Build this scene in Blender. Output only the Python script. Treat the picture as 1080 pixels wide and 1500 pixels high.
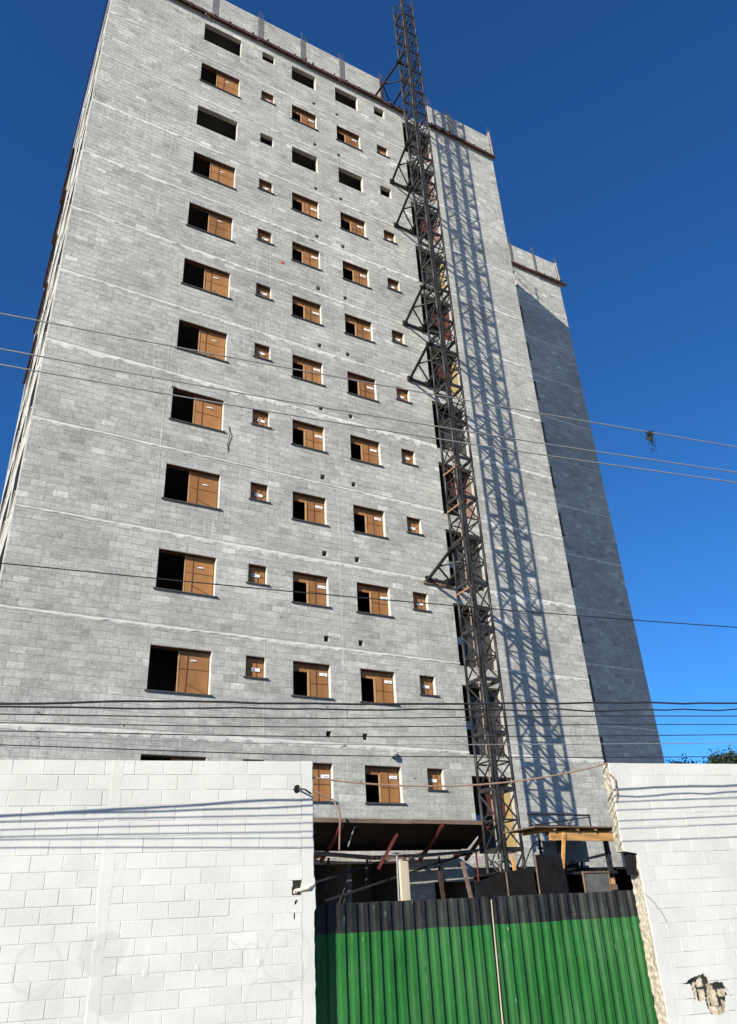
import bpy, math, random
from mathutils import Vector, Matrix, noise

random.seed(7)
for o in list(bpy.data.objects):
    bpy.data.objects.remove(o, do_unlink=True)
scn = bpy.context.scene
COL = scn.collection

# ------------------------------------------------------------------ camera
EYE = 1.85
cam_d = bpy.data.cameras.new('camera')
cam = bpy.data.objects.new('camera', cam_d)
COL.objects.link(cam)
YAW, PIT, ROL = 0.53364, 0.48820, -0.05438
fw = Vector((math.sin(YAW) * math.cos(PIT), math.cos(YAW) * math.cos(PIT), math.sin(PIT)))
rt = fw.cross(Vector((0, 0, 1))).normalized()
up = rt.cross(fw)
rt2 = rt * math.cos(ROL) + up * math.sin(ROL)
up2 = -rt * math.sin(ROL) + up * math.cos(ROL)
m = Matrix((rt2, up2, -fw)).transposed().to_4x4()
m.translation = Vector((0, 0, EYE))
cam.matrix_world = m
cam_d.sensor_fit = 'VERTICAL'
cam_d.sensor_height = 36.0
cam_d.lens = 1127.3 / 1500 * 36.0
cam_d.clip_end = 3000
scn.camera = cam

# ------------------------------------------------------------------ light
SUN = Vector((-1.78, -1.0, 1.0)).normalized()          # towards the sun
el = math.asin(SUN.z)
az = math.atan2(SUN.x, SUN.y)
w = bpy.data.worlds.new('World'); scn.world = w; w.use_nodes = True
nt = w.node_tree
for n_ in list(nt.nodes): nt.nodes.remove(n_)
sky = nt.nodes.new('ShaderNodeTexSky'); sky.sky_type = 'NISHITA'; sky.sun_disc = False
sky.sun_elevation = el; sky.sun_rotation = az
sky.altitude = 700; sky.air_density = 1.0; sky.dust_density = 0.15; sky.ozone_density = 3.2
hs = nt.nodes.new('ShaderNodeMix'); hs.data_type = 'RGBA'; hs.blend_type = 'MULTIPLY'; hs.inputs[0].default_value = 1.0
hs.inputs[7].default_value = (0.31, 0.85, 1.40, 1)       # camera colour response to clear sky
bg = nt.nodes.new('ShaderNodeBackground'); bg.inputs['Strength'].default_value = 0.069
wo = nt.nodes.new('ShaderNodeOutputWorld')
nt.links.new(sky.outputs[0], hs.inputs[6]); nt.links.new(hs.outputs[2], bg.inputs[0]); nt.links.new(bg.outputs[0], wo.inputs[0])
sd = bpy.data.lights.new('sun', 'SUN'); sd.energy = 5.0; sd.angle = math.radians(0.53); sd.color = (1.0, 0.945, 0.84)
so = bpy.data.objects.new('sun', sd); COL.objects.link(so)
so.rotation_euler = SUN.to_track_quat('Z', 'Y').to_euler(); so.location = SUN * 60
vs = scn.view_settings
vs.view_transform = 'Standard'; vs.look = 'None'; vs.gamma = 1; vs.exposure = 0.63; vs.use_curve_mapping = False

# ------------------------------------------------------------------ material helpers
def lin(c):
    return tuple(((x / 12.92) if x <= 0.04045 else ((x + 0.055) / 1.055) ** 2.4) for x in c)

class NT:
    def __init__(s, name, rough=0.85, metal=0.0):
        s.m = bpy.data.materials.new(name); s.m.use_nodes = True
        s.t = s.m.node_tree; s.b = s.t.nodes['Principled BSDF']
        s.b.inputs['Roughness'].default_value = rough; s.b.inputs['Metallic'].default_value = metal
        s.b.inputs['Specular IOR Level'].default_value = 0.3
        s._c = None
    def n(s, typ, **kw):
        nd = s.t.nodes.new(typ)
        for k, v in kw.items():
            if k in nd.inputs: nd.inputs[k].default_value = v
            else: setattr(nd, k, v)
        return nd
    def l(s, a, b): s.t.links.new(a, b)
    def coord(s, scale=(1, 1, 1), world=True):
        if world:
            src = s.n('ShaderNodeNewGeometry').outputs['Position']
        else:
            src = s.n('ShaderNodeTexCoord').outputs['Object']
        mp = s.n('ShaderNodeMapping'); mp.inputs['Scale'].default_value = scale
        s.l(src, mp.inputs[0]); return mp.outputs[0]
    def noise(s, scale=5, detail=4, rough=0.6, sc=(1, 1, 1), world=True):
        nd = s.n('ShaderNodeTexNoise'); nd.inputs['Scale'].default_value = scale
        nd.inputs['Detail'].default_value = detail; nd.inputs['Roughness'].default_value = rough
        s.l(s.coord(sc, world), nd.inputs['Vector']); return nd.outputs['Fac']
    def ramp(s, f, stops):
        r = s.n('ShaderNodeValToRGB'); e = r.color_ramp.elements
        while len(e) < len(stops): e.new(0.5)
        for i, (p, c) in enumerate(stops):
            e[i].position = p; e[i].color = (c, c, c, 1) if isinstance(c, (int, float)) else (*c, 1)
        s.l(f, r.inputs[0]); return r.outputs[0]
    def mix(s, f, a, b, mode='MIX'):
        nd = s.n('ShaderNodeMix', data_type='RGBA', blend_type=mode)
        for v, i in ((f, 0), (a, 6), (b, 7)):
            if isinstance(v, (int, float)): nd.inputs[i].default_value = v if i == 0 else (v, v, v, 1)
            elif isinstance(v, tuple): nd.inputs[i].default_value = (*v, 1)
            else: s.l(v, nd.inputs[i])
        return nd.outputs[2]
    def color(s, c):
        if isinstance(c, tuple): s.b.inputs['Base Color'].default_value = (*c, 1)
        else: s.l(c, s.b.inputs['Base Color'])
    def bump(s, f, dist=0.005, strength=0.6):
        b = s.n('ShaderNodeBump'); b.inputs['Distance'].default_value = dist; b.inputs['Strength'].default_value = strength
        s.l(f, b.inputs['Height']); s.l(b.outputs[0], s.b.inputs['Normal'])

M = {}
def simple(name, c, rough=0.8, metal=0.0, var=0.25, scale=6.0, bump=0.0, sc=(1, 1, 1), world=True):
    k = NT(name, rough, metal)
    f = k.noise(scale, 5, 0.65, sc, world)
    lo = tuple(x * (1 - var) for x in c); hi = tuple(min(1, x * (1 + var)) for x in c)
    k.color(k.ramp(f, [(0.3, lo), (0.7, hi)]))
    if bump: k.bump(k.noise(scale * 6, 5, 0.7, (1, 1, 1), world), bump)
    k.b.inputs['Specular IOR Level'].default_value = 0.12 if 'black' in name or 'wood' in name else 0.3
    M[name] = k.m
    return k

def facade_block(name, attr):
    k = NT(name, 0.95)
    k.b.inputs['Specular IOR Level'].default_value = 0.15
    if attr:
        a = k.n('ShaderNodeAttribute', attribute_name='tone'); tone = a.outputs['Fac']
    else:
        mr_ = k.n('ShaderNodeMapRange'); k.l(k.n('ShaderNodeObjectInfo').outputs['Random'], mr_.inputs[0]); mr_.inputs['To Min'].default_value = 0.16; mr_.inputs['To Max'].default_value = 0.86
        tone = mr_.outputs[0]
    base = k.ramp(tone, [(0.0, (0.305, 0.296, 0.266)), (0.15, (0.358, 0.348, 0.313)), (0.5, (0.408, 0.398, 0.358)), (0.85, (0.462, 0.450, 0.402)), (1.0, (0.58, 0.56, 0.50))])
    # batches of greyer and lighter blocks
    big = k.ramp(k.noise(0.30, 4, 0.62, (1, 1, 1.4)), [(0.33, 0.80), (0.68, 1.17)])
    c = k.mix(1.0, base, big, 'MULTIPLY')
    md = k.ramp(k.noise(2.2, 5, 0.7, (0.6, 1, 1.6)), [(0.3, 0.86), (0.7, 1.12)])
    c = k.mix(1.0, c, md, 'MULTIPLY')
    # milky runs of cement below the slabs
    runs = k.ramp(k.noise(7.0, 6, 0.75, (1.5, 1.0, 0.10)), [(0.50, 0.0), (0.70, 0.75)])
    where = k.ramp(k.noise(0.42, 3, 0.6, (1, 1, 1)), [(0.47, 0.0), (0.62, 1.0)])
    c = k.mix(k.mix(1.0, runs, where, 'MULTIPLY'), c, (0.56, 0.555, 0.515))
    blot = k.ramp(k.noise(3.1, 6, 0.8, (1, 1, 0.8)), [(0.60, 0.0), (0.72, 0.55)])
    c = k.mix(blot, c, (0.52, 0.515, 0.48))
    dk = k.ramp(k.noise(1.5, 6, 0.75, (1.3, 1, 0.35)), [(0.56, 0.0), (0.78, 0.45)])
    c = k.mix(dk, c, (0.21, 0.205, 0.19))
    # open bed joints: short dark dashes; ragged pale smears
    dsh = k.ramp(k.noise(1.0, 3, 0.6, (3.2, 1, 26)), [(0.665, 0.0), (0.72, 0.55)])
    c = k.mix(dsh, c, (0.10, 0.10, 0.095))
    sm_ = k.ramp(k.noise(1.0, 5, 0.75, (2.6, 1, 15)), [(0.57, 0.0), (0.68, 0.7)])
    c = k.mix(sm_, c, (0.56, 0.55, 0.50))
    gr = k.ramp(k.noise(11, 5, 0.85), [(0.32, 0.72), (0.66, 1.24)])
    c = k.mix(1.0, c, gr, 'MULTIPLY')
    # chipped corners and pocks
    vo = k.n('ShaderNodeTexVoronoi', feature='F1'); vo.inputs['Scale'].default_value = 2.1
    k.l(k.coord((1.0, 1.0, 1.5)), vo.inputs['Vector'])
    sp = k.ramp(vo.outputs['Distance'], [(0.055, 1.0), (0.095, 0.0)])
    on = k.n('ShaderNodeSeparateColor'); k.l(vo.outputs['Color'], on.inputs[0])
    sp = k.mix(1.0, sp, k.ramp(on.outputs[0], [(0.60, 0.0), (0.62, 0.85)]), 'MULTIPLY')
    c = k.mix(sp, c, (0.06, 0.06, 0.06))
    pore = k.ramp(k.noise(38, 3, 0.8), [(0.3, 0.80), (0.64, 1.13)])
    c = k.mix(1.0, c, pore, 'MULTIPLY')
    k.color(c)
    k.bump(k.noise(45, 5, 0.85), 0.008, 0.9)
    M[name] = k.m
facade_block('facade_block', True)
facade_block('facade_block_single', False)

k = NT('mortar', 0.95)
c = k.ramp(k.noise(3, 5, 0.7), [(0.3, (0.27, 0.262, 0.24)), (0.7, (0.43, 0.42, 0.38))])
k.color(c); k.bump(k.noise(40, 4, 0.8), 0.006); M['mortar'] = k.m

k = NT('band_mortar', 0.95)
c = k.ramp(k.noise(5, 5, 0.75, (0.5, 1, 1.5)), [(0.28, (0.42, 0.415, 0.38)), (0.5, (0.60, 0.59, 0.53)), (0.8, (0.74, 0.72, 0.64))])
k.color(c); k.bump(k.noise(30, 5, 0.8), 0.012); M['band_mortar'] = k.m

simple('concrete', (0.33, 0.325, 0.305), 0.9, var=0.25, scale=2.5, bump=0.006)
simple('concrete_dark', (0.13, 0.132, 0.13), 0.92, var=0.3, scale=3, bump=0.006)
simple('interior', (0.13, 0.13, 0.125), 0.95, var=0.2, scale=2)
simple('sill_stone', (0.060, 0.060, 0.060), 0.6, var=0.3, scale=8)
simple('jamb_plaster', (0.52, 0.50, 0.44), 0.9, var=0.12, scale=8, bump=0.004)
simple('column_concrete', (0.13, 0.13, 0.125), 0.9, var=0.3, scale=4, bump=0.006)
simple('formwork', (0.055, 0.028, 0.021), 0.8, var=0.5, scale=3)
simple('formwork_edge', (0.36, 0.30, 0.24), 0.85, var=0.35, scale=6)
simple('rebar', (0.11, 0.075, 0.055), 0.7, var=0.3, scale=8)
k = NT('window_board', 0.6)
c = k.ramp(k.noise(1.1, 4, 0.6), [(0.3, (0.285, 0.128, 0.043)), (0.7, (0.37, 0.17, 0.060))])
c = k.mix(k.ramp(k.noise(7, 4, 0.7, (1, 1, 0.3)), [(0.5, 0.0), (0.8, 0.35)]), c, (0.22, 0.09, 0.03))
c = k.mix(1.0, c, k.ramp(k.n('ShaderNodeObjectInfo').outputs['Random'], [(0, 0.74), (1, 1.12)]), 'MULTIPLY')
c = k.mix(k.ramp(k.noise(2.5, 6, 0.75, (1, 1, 0.6)), [(0.52, 0.0), (0.75, 0.4)]), c, (0.40, 0.24, 0.12))
k.color(c); M['window_board'] = k.m
simple('board_edge', (0.42, 0.23, 0.10), 0.7, var=0.2)
simple('window_frame', (0.085, 0.052, 0.032), 0.5, var=0.3)
simple('strap', (0.17, 0.075, 0.027), 0.6, var=0.3)
simple('label_paper', (0.80, 0.80, 0.78), 0.6, var=0.05)
simple('label_ink', (0.12, 0.13, 0.17), 0.6, var=0.3, scale=20)
simple('label_red', (0.45, 0.06, 0.05), 0.6, var=0.1)
k = NT('mast_steel', 0.5, 0.35)
c = k.ramp(k.noise(3.5, 5, 0.7), [(0.3, (0.022, 0.021, 0.02)), (0.6, (0.052, 0.05, 0.048)), (0.8, (0.07, 0.05, 0.036))])
k.color(c); M['mast_steel'] = k.m
simple('tie_steel', (0.030, 0.028, 0.028), 0.55, 0.3, var=0.3)
simple('galvanised', (0.42, 0.43, 0.43), 0.4, 0.5, var=0.15, scale=4)
simple('orange_strap', (0.28, 0.14, 0.07), 0.6, var=0.2)
simple('hose', (0.22, 0.18, 0.14), 0.6, var=0.2)
simple('red_steel', (0.10, 0.02, 0.016), 0.55, 0.1, var=0.4, scale=7)
simple('old_wood', (0.17, 0.12, 0.085), 0.85, var=0.4, scale=3, sc=(0.4, 3, 3))
simple('dark_wood', (0.022, 0.017, 0.014), 0.85, var=0.4, scale=3, sc=(0.4, 3, 3))
simple('pine', (0.55, 0.29, 0.10), 0.75, var=0.25, scale=4, sc=(0.3, 3, 4))
simple('pale_timber', (0.56, 0.47, 0.33), 0.8, var=0.18, scale=5, sc=(3, 3, 0.5))
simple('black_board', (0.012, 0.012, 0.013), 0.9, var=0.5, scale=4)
simple('grey_ply', (0.12, 0.12, 0.112), 0.75, var=0.25, scale=5)
simple('yellow_board', (0.30, 0.22, 0.09), 0.7, var=0.15, scale=4)
simple('pink_board', (0.20, 0.125, 0.10), 0.75, var=0.15, scale=4)
simple('grey_board', (0.045, 0.042, 0.042), 0.75, var=0.2, scale=4)
simple('red_board', (0.085, 0.024, 0.018), 0.7, var=0.3, scale=4)
simple('cable_black', (0.028, 0.028, 0.032), 0.55, var=0.2)
simple('cable_grey', (0.26, 0.255, 0.25), 0.5, 0.2, var=0.15)
simple('cable_brown', (0.28, 0.18, 0.13), 0.7, var=0.2)
simple('pvc', (0.55, 0.50, 0.42), 0.5, var=0.15)
simple('bluish_box', (0.30, 0.36, 0.45), 0.6, var=0.1)

# painted wall: white paint over blocks, ghosts of painted-over scrawls, dirt
def white_paint(name):
    k = NT(name, 0.75)
    f = k.noise(1.3, 5, 0.65)
    c = k.ramp(f, [(0.3, (0.505, 0.495, 0.452)), (0.7, (0.585, 0.575, 0.53))])
    oi = k.n('ShaderNodeObjectInfo').outputs['Random']
    c = k.mix(1.0, c, k.ramp(oi, [(0, 0.95), (1, 1.03)]), 'MULTIPLY')
    # grey-green painted-over blotches near the foot of the wall
    pos = k.n('ShaderNodeNewGeometry').outputs['Position']
    sep = k.n('ShaderNodeSeparateXYZ'); k.l(pos, sep.inputs[0])
    mr = k.n('ShaderNodeMapRange'); mr.inputs['From Min'].default_value = 0.9; mr.inputs['From Max'].default_value = 2.1
    mr.inputs['To Min'].default_value = 1.0; mr.inputs['To Max'].default_value = 0.0
    k.l(sep.outputs['Z'], mr.inputs[0])
    bl = k.ramp(k.noise(1.0, 2, 0.4), [(0.5, 0.0), (0.56, 0.35), (0.8, 0.5)])
    mu = k.n('ShaderNodeMath', operation='MULTIPLY'); k.l(bl, mu.inputs[0]); k.l(mr.outputs[0], mu.inputs[1])
    c = k.mix(mu.outputs[0], c, (0.45, 0.465, 0.43))
    # ghosts of painted-over lettering: soft discs and arcs
    wob = k.n('ShaderNodeTexNoise'); wob.inputs['Scale'].default_value = 2.5
    k.l(k.coord(), wob.inputs['Vector'])
    wv = k.n('ShaderNodeVectorMath', operation='MULTIPLY_ADD'); k.l(wob.outputs['Color'], wv.inputs[0]); wv.inputs[1].default_value = (.22, .22, .22); k.l(pos, wv.inputs[2])
    for (cx, cy, cz, r0, ring, amt) in ((2.59, 11.44, 1.76, .27, 0, .5), (2.76, 11.41, 1.28, .25, 0, .5), (1.87, 11.6, 1.64, .30, 1, .4), (4.88, 10.94, 1.61, .30, 1, .38), (4.04, 11.13, 1.66, .20, 1, .35), (4.62, 11.0, 1.05, .30, 1, .35), (1.97, 11.58, 1.2, .26, 0, .4), (4.4, 11.05, 1.6, .16, 1, .3), (12.3, 9.4, 1.9, .22, 1, .3), (12.0, 9.45, 1.45, .3, 1, .25)):
        ds = k.n('ShaderNodeVectorMath', operation='DISTANCE'); k.l(wv.outputs[0], ds.inputs[0]); ds.inputs[1].default_value = (cx, cy, cz)
        if ring: mk = k.ramp(ds.outputs['Value'], [(r0 - .035, 0.0), (r0 - .012, amt), (r0 + .006, amt), (r0 + .025, 0.0)])
        else: mk = k.ramp(ds.outputs['Value'], [(r0 - .02, amt), (r0 + .02, 0.0)])
        c = k.mix(mk, c, (0.415, 0.417, 0.395))
    # grime: splashes near the ground, soft grey patches, a few rusty specks
    gm = k.ramp(k.noise(0.8, 6, 0.7), [(0.45, 0.0), (0.75, 0.30)])
    c = k.mix(gm, c, (0.45, 0.445, 0.42))
    sk = k.ramp(k.noise(16, 5, 0.8), [(0.66, 0.0), (0.74, 0.28)])
    c = k.mix(sk, c, (0.36, 0.35, 0.32))
    # dirt runs
    dr = k.ramp(k.noise(4, 5, 0.7, (1.2, 1.2, 0.18)), [(0.56, 0.0), (0.85, 0.25)])
    c = k.mix(dr, c, (0.44, 0.43, 0.40))
    k.color(c)
    k.bump(k.noise(22, 6, 0.8), 0.010, 0.5)
    M[name] = k.m
white_paint('white_paint')
k = NT('raw_block', 0.95)
c = k.ramp(k.noise(14, 5, 0.75), [(0.28, (0.16, 0.13, 0.09)), (0.5, (0.40, 0.35, 0.26)), (0.75, (0.60, 0.55, 0.44))])
k.color(c); k.bump(k.noise(50, 5, 0.8), 0.012, 0.9); M['raw_block'] = k.m

# gate paint: green sheet with a black band along its top, scratches and dust
def gate_paint():
    k = NT('gate_paint', 0.5)
    k.b.inputs['Specular IOR Level'].default_value = 0.22
    pos = k.n('ShaderNodeNewGeometry').outputs['Position']
    sep = k.n('ShaderNodeSeparateXYZ'); k.l(pos, sep.inputs[0])
    nz = k.noise(2.5, 3, 0.5)
    ad = k.n('ShaderNodeMath', operation='MULTIPLY_ADD'); k.l(nz, ad.inputs[0]); ad.inputs[1].default_value = 0.035; k.l(sep.outputs['Z'], ad.inputs[2])
    gt = k.n('ShaderNodeMath', operation='GREATER_THAN'); k.l(ad.outputs[0], gt.inputs[0]); gt.inputs[1].default_value = 1.735
    g = k.ramp(k.noise(2.2, 5, 0.7, (1, 1, 0.4)), [(0.3, (0.009, 0.080, 0.013)), (0.7, (0.018, 0.125, 0.025))])
    b = k.ramp(k.noise(5, 5, 0.7, (1, 1, 0.4)), [(0.3, (0.007, 0.007, 0.008)), (0.75, (0.022, 0.022, 0.023))])
    c = k.mix(gt.outputs[0], g, b)
    sc = k.ramp(k.noise(9, 6, 0.8, (1.2, 1.2, 0.35)), [(0.62, 0.0), (0.72, 0.6)])
    c = k.mix(sc, c, (0.20, 0.29, 0.20))
    vg = k.n('ShaderNodeTexVoronoi', feature='F1'); vg.inputs['Scale'].default_value = 5.5; k.l(k.coord((1, 1, .6)), vg.inputs['Vector'])
    sg = k.n('ShaderNodeSeparateColor'); k.l(vg.outputs['Color'], sg.inputs[0])
    spk = k.mix(1.0, k.ramp(vg.outputs['Distance'], [(0.03, 0.6), (0.13, 0.0)]), k.ramp(sg.outputs[0], [(0.55, 0.0), (0.9, 1.0)]), 'MULTIPLY')
    spk = k.mix(1.0, spk, k.ramp(k.noise(30, 5, 0.8), [(0.4, 0.0), (0.6, 1.0)]), 'MULTIPLY')
    c = k.mix(spk, c, (0.38, 0.46, 0.38))
    rs = k.ramp(k.noise(6, 6, 0.8, (1, 1, 0.25)), [(0.64, 0.0), (0.74, 0.5)])
    c = k.mix(rs, c, (0.11, 0.075, 0.045))
    du = k.ramp(k.noise(1.6, 5, 0.7, (1, 1, 0.3)), [(0.45, 0.0), (0.8, 0.16)])
    c = k.mix(du, c, (0.24, 0.27, 0.20))
    k.color(c); k.bump(k.noise(3, 3, 0.5), 0.006, 0.5)
    M['gate_paint'] = k.m
gate_paint()
simple('asphalt', (0.055, 0.055, 0.055), 0.9, var=0.3, scale=20)
simple('paving', (0.34, 0.32, 0.28), 0.9, var=0.2, scale=8)
simple('soil', (0.36, 0.28, 0.19), 0.95, var=0.3, scale=1.5)
simple('bark', (0.09, 0.065, 0.045), 0.9, var=0.3)
k = NT('leaf', 0.6)
oi = k.n('ShaderNodeNewGeometry').outputs['Random Per Island']
k.color(k.ramp(oi, [(0, (0.010, 0.022, 0.009)), (0.6, (0.022, 0.042, 0.015)), (1, (0.055, 0.075, 0.03))])); M['leaf'] = k.m
k = NT('dry_leaf', 0.7)
oi = k.n('ShaderNodeNewGeometry').outputs['Random Per Island']
k.color(k.ramp(oi, [(0, (0.018, 0.02, 0.014)), (1, (0.05, 0.052, 0.035))])); M['dry_leaf'] = k.m

# ------------------------------------------------------------------ mesh helpers
ORG = {}
def mesh_obj(name, verts, faces, mat, parent=None, origin=None, kind=None, smooth=False, tone=None):
    if origin is None:
        xs = [v[0] for v in verts]; ys = [v[1] for v in verts]; zs = [v[2] for v in verts]
        origin = ((min(xs) + max(xs)) / 2, (min(ys) + max(ys)) / 2, min(zs))
    ox, oy, oz = origin
    me = bpy.data.meshes.new(name)
    me.from_pydata([(v[0] - ox, v[1] - oy, v[2] - oz) for v in verts], [], faces)
    me.materials.append(M[mat])
    if tone is not None:
        at = me.attributes.new('tone', 'FLOAT', 'FACE'); at.data.foreach_set('value', tone)
    if smooth: me.polygons.foreach_set('use_smooth', [True] * len(me.polygons))
    me.update()
    o = bpy.data.objects.new(name, me); COL.objects.link(o)
    place(o, parent, origin)
    if kind: o['kind'] = kind
    return o
def place(o, parent, origin):
    ORG[o.name] = Vector(origin)
    if parent is not None:
        o.parent = parent; o.location = Vector(origin) - ORG[parent.name]
    else: o.location = origin
def inst(src, name, origin, parent, rotz=None):
    o = bpy.data.objects.new(name, src.data); COL.objects.link(o)
    place(o, parent, origin)
    if rotz is not None: o.rotation_euler = (0, 0, rotz)
    return o
def thing(name, label, cat, loc=(0, 0, 0), group=None):
    o = bpy.data.objects.new(name, None); COL.objects.link(o); o.empty_display_size = 0.3
    o.location = loc; ORG[o.name] = Vector(loc)
    tag(o, label, cat, group); return o
def tag(o, label, cat, group=None):
    o['label'] = label; o['category'] = cat
    if group: o['group'] = group
    return o

class MB:
    def __init__(s): s.v = []; s.f = []
    def add(s, vs, fs):
        b = len(s.v); s.v += [tuple(x) for x in vs]; s.f += [tuple(i + b for i in f) for f in fs]; return s
    def box(s, x0, x1, y0, y1, z0, z1):
        return s.add([(x0, y0, z0), (x1, y0, z0), (x1, y1, z0), (x0, y1, z0), (x0, y0, z1), (x1, y0, z1), (x1, y1, z1), (x0, y1, z1)],
                     [(0, 3, 2, 1), (4, 5, 6, 7), (0, 1, 5, 4), (1, 2, 6, 5), (2, 3, 7, 6), (3, 0, 4, 7)])
    def tube(s, pts, r, n=6, cap=True):
        pts = [Vector(p) for p in pts]; rs = r if isinstance(r, (list, tuple)) else [r] * len(pts)
        rings = []; prev = None
        for i, p in enumerate(pts):
            d = (pts[min(i + 1, len(pts) - 1)] - pts[max(i - 1, 0)]).normalized()
            ref = Vector((0, 0, 1)) if abs(d.z) < 0.95 else Vector((1, 0, 0))
            a = d.cross(ref).normalized(); b = d.cross(a)
            rings.append([p + a * (math.cos(2 * math.pi * k / n) * rs[i]) + b * (math.sin(2 * math.pi * k / n) * rs[i]) for k in range(n)])
        vs = [v for rg in rings for v in rg]; fs = []
        for i in range(len(rings) - 1):
            for k in range(n):
                fs.append((i * n + k, i * n + (k + 1) % n, (i + 1) * n + (k + 1) % n, (i + 1) * n + k))
        if cap: fs += [tuple(range(n - 1, -1, -1)), tuple((len(rings) - 1) * n + k for k in range(n))]
        return s.add(vs, fs)
    def bar(s, a, b, wx, wz, upv=(0, 0, 1)):
        a = Vector(a); b = Vector(b); d = (b - a).normalized(); u = Vector(upv)
        x = d.cross(u).normalized() * wx / 2; z = x.cross(d).normalized() * wz / 2
        return s.add([a - x - z, a + x - z, a + x + z, a - x + z, b - x - z, b + x - z, b + x + z, b - x + z],
                     [(0, 1, 2, 3), (7, 6, 5, 4), (0, 4, 5, 1), (1, 5, 6, 2), (2, 6, 7, 3), (3, 7, 4, 0)])
    def build(s, name, mat, parent=None, **kw): return mesh_obj(name, s.v, s.f, mat, parent, **kw)

def nz(x, y=0.0, z=0.0): return noise.noise(Vector((x, y, z)))

# ------------------------------------------------------------------ ground
def sheet(name, pts, z, mat):
    o = mesh_obj(name, [(x, y, z) for x, y in pts], [tuple(range(len(pts)))], mat, origin=(0, 0, z)); o['kind'] = 'structure'; return o
A = 0.214; DW = 11.60
TT = Vector((math.cos(A), -math.sin(A), 0)); NN = Vector((math.sin(A), math.cos(A), 0))
def WP(u, dep, z): return NN * (DW + dep) + TT * u + Vector((0, 0, z))
def strip(name, d0, d1, z, mat, u0=-300, u1=300):
    p = [WP(u0, d0, 0), WP(u1, d0, 0), WP(u1, d1, 0), WP(u0, d1, 0)]
    return sheet(name, [(q.x, q.y) for q in p], z, mat)
sheet('ground', [(-900, -900), (900, -900), (900, 900), (-900, 900)], -0.16, 'soil')
strip('road', -10.5, -2.2, -0.15, 'asphalt')
m_ = MB()
for d0, d1, nm in ((-2.2, 0.0, 'near'),):
    ps = [WP(-120, d0, -0.15), WP(120, d0, -0.15), WP(120, d1, -0.15), WP(-120, d1, -0.15), WP(-120, d0, 0), WP(120, d0, 0), WP(120, d1, 0), WP(-120, d1, 0)]
    m_.add(ps, [(4, 5, 6, 7), (0, 1, 5, 4), (1, 2, 6, 5), (2, 3, 7, 6), (3, 0, 4, 7)])
o = m_.build('pavement', 'paving'); o['kind'] = 'structure'
m_ = MB(); ps = [WP(-120, -13.5, -0.15), WP(120, -13.5, -0.15), WP(120, -10.5, -0.15), WP(-120, -10.5, -0.15), WP(-120, -13.5, 0), WP(120, -13.5, 0), WP(120, -10.5, 0), WP(-120, -10.5, 0)]
m_.add(ps, [(4, 5, 6, 7), (0, 1, 5, 4), (1, 2, 6, 5), (2, 3, 7, 6), (3, 0, 4, 7)])
o = m_.build('pavement', 'paving'); o['kind'] = 'structure'

# ------------------------------------------------------------------ apartment building under construction
D = 19.68; X0 = 0.93; X1 = 20.38; SL0, SL1 = 14.75, 16.30
DC = 25.14; XC1 = 29.87; YB = 30.2
FH = 2.8; HEAD = 5.75; BAND = 6.27; ROOF = BAND + FH * 11          # 37.07
bld = thing('apartment_building', 'tall unfinished grey concrete block apartment building with boarded windows', 'building', ((X0 + X1) / 2, 25, 0))
COLS = {1: (4.76, 6.44, 1.2), 2: (7.42, 8.02, 0.6), 3: (8.85, 10.05, 1.0), 4: (11.05, 12.26, 1.0), 5: (13.15, 13.73, 0.6)}
openF = []; WIN = []
for i in range(0, 12):
    for cidx, (a, b, h) in COLS.items():
        zt = HEAD + FH * i
        openF.append((a, b, zt - h, zt)); WIN.append((cidx, i, a, b, zt - h, zt))
for i in range(0, 11):
    for a in (9.86, 11.03):
        if (a, i) in (): continue
        openF.append((a, a + 0.17, 6.45 + FH * i, 6.63 + FH * i))
for i in range(-1, 11):
    openF.append((SL0, SL1, BAND + FH * i - 0.05, BAND + FH * i + 2.12))
openF += [(8.5, 12.3, 0.1, 3.22), (13.1, 14.62, 0.1, 2.72), (5.6, 8.1, 0.1, 3.22)]
# left gable openings (y ranges)
openL = []
for i in range(0, 12):
    for (a, b, h, jt) in ((20.4, 22.0, 1.5, 0), (23.2, 25.2, 1.1, 0), (26.2, 29.0, 1.6, 0)):
        openL.append((a, b, HEAD + FH * i - h, HEAD + FH * i))
openC = []
for i in range(0, 12):
    openC.append((25.0, 26.2, HEAD + FH * i - 1.25, HEAD + FH * i))

def clip(rc, ops):
    out = [rc]
    for (a, b, c, d) in ops:
        nx = []
        for (x0, x1, z0, z1) in out:
            if b <= x0 or a >= x1 or d <= z0 or c >= z1: nx.append((x0, x1, z0, z1)); continue
            if z0 < c: nx.append((x0, x1, z0, c))
            if z1 > d: nx.append((x0, x1, d, z1))
            zz0, zz1 = max(z0, c), min(z1, d)
            if x0 < a: nx.append((x0, a, zz0, zz1))
            if x1 > b: nx.append((b, x1, zz0, zz1))
        out = nx
    return out

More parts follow.
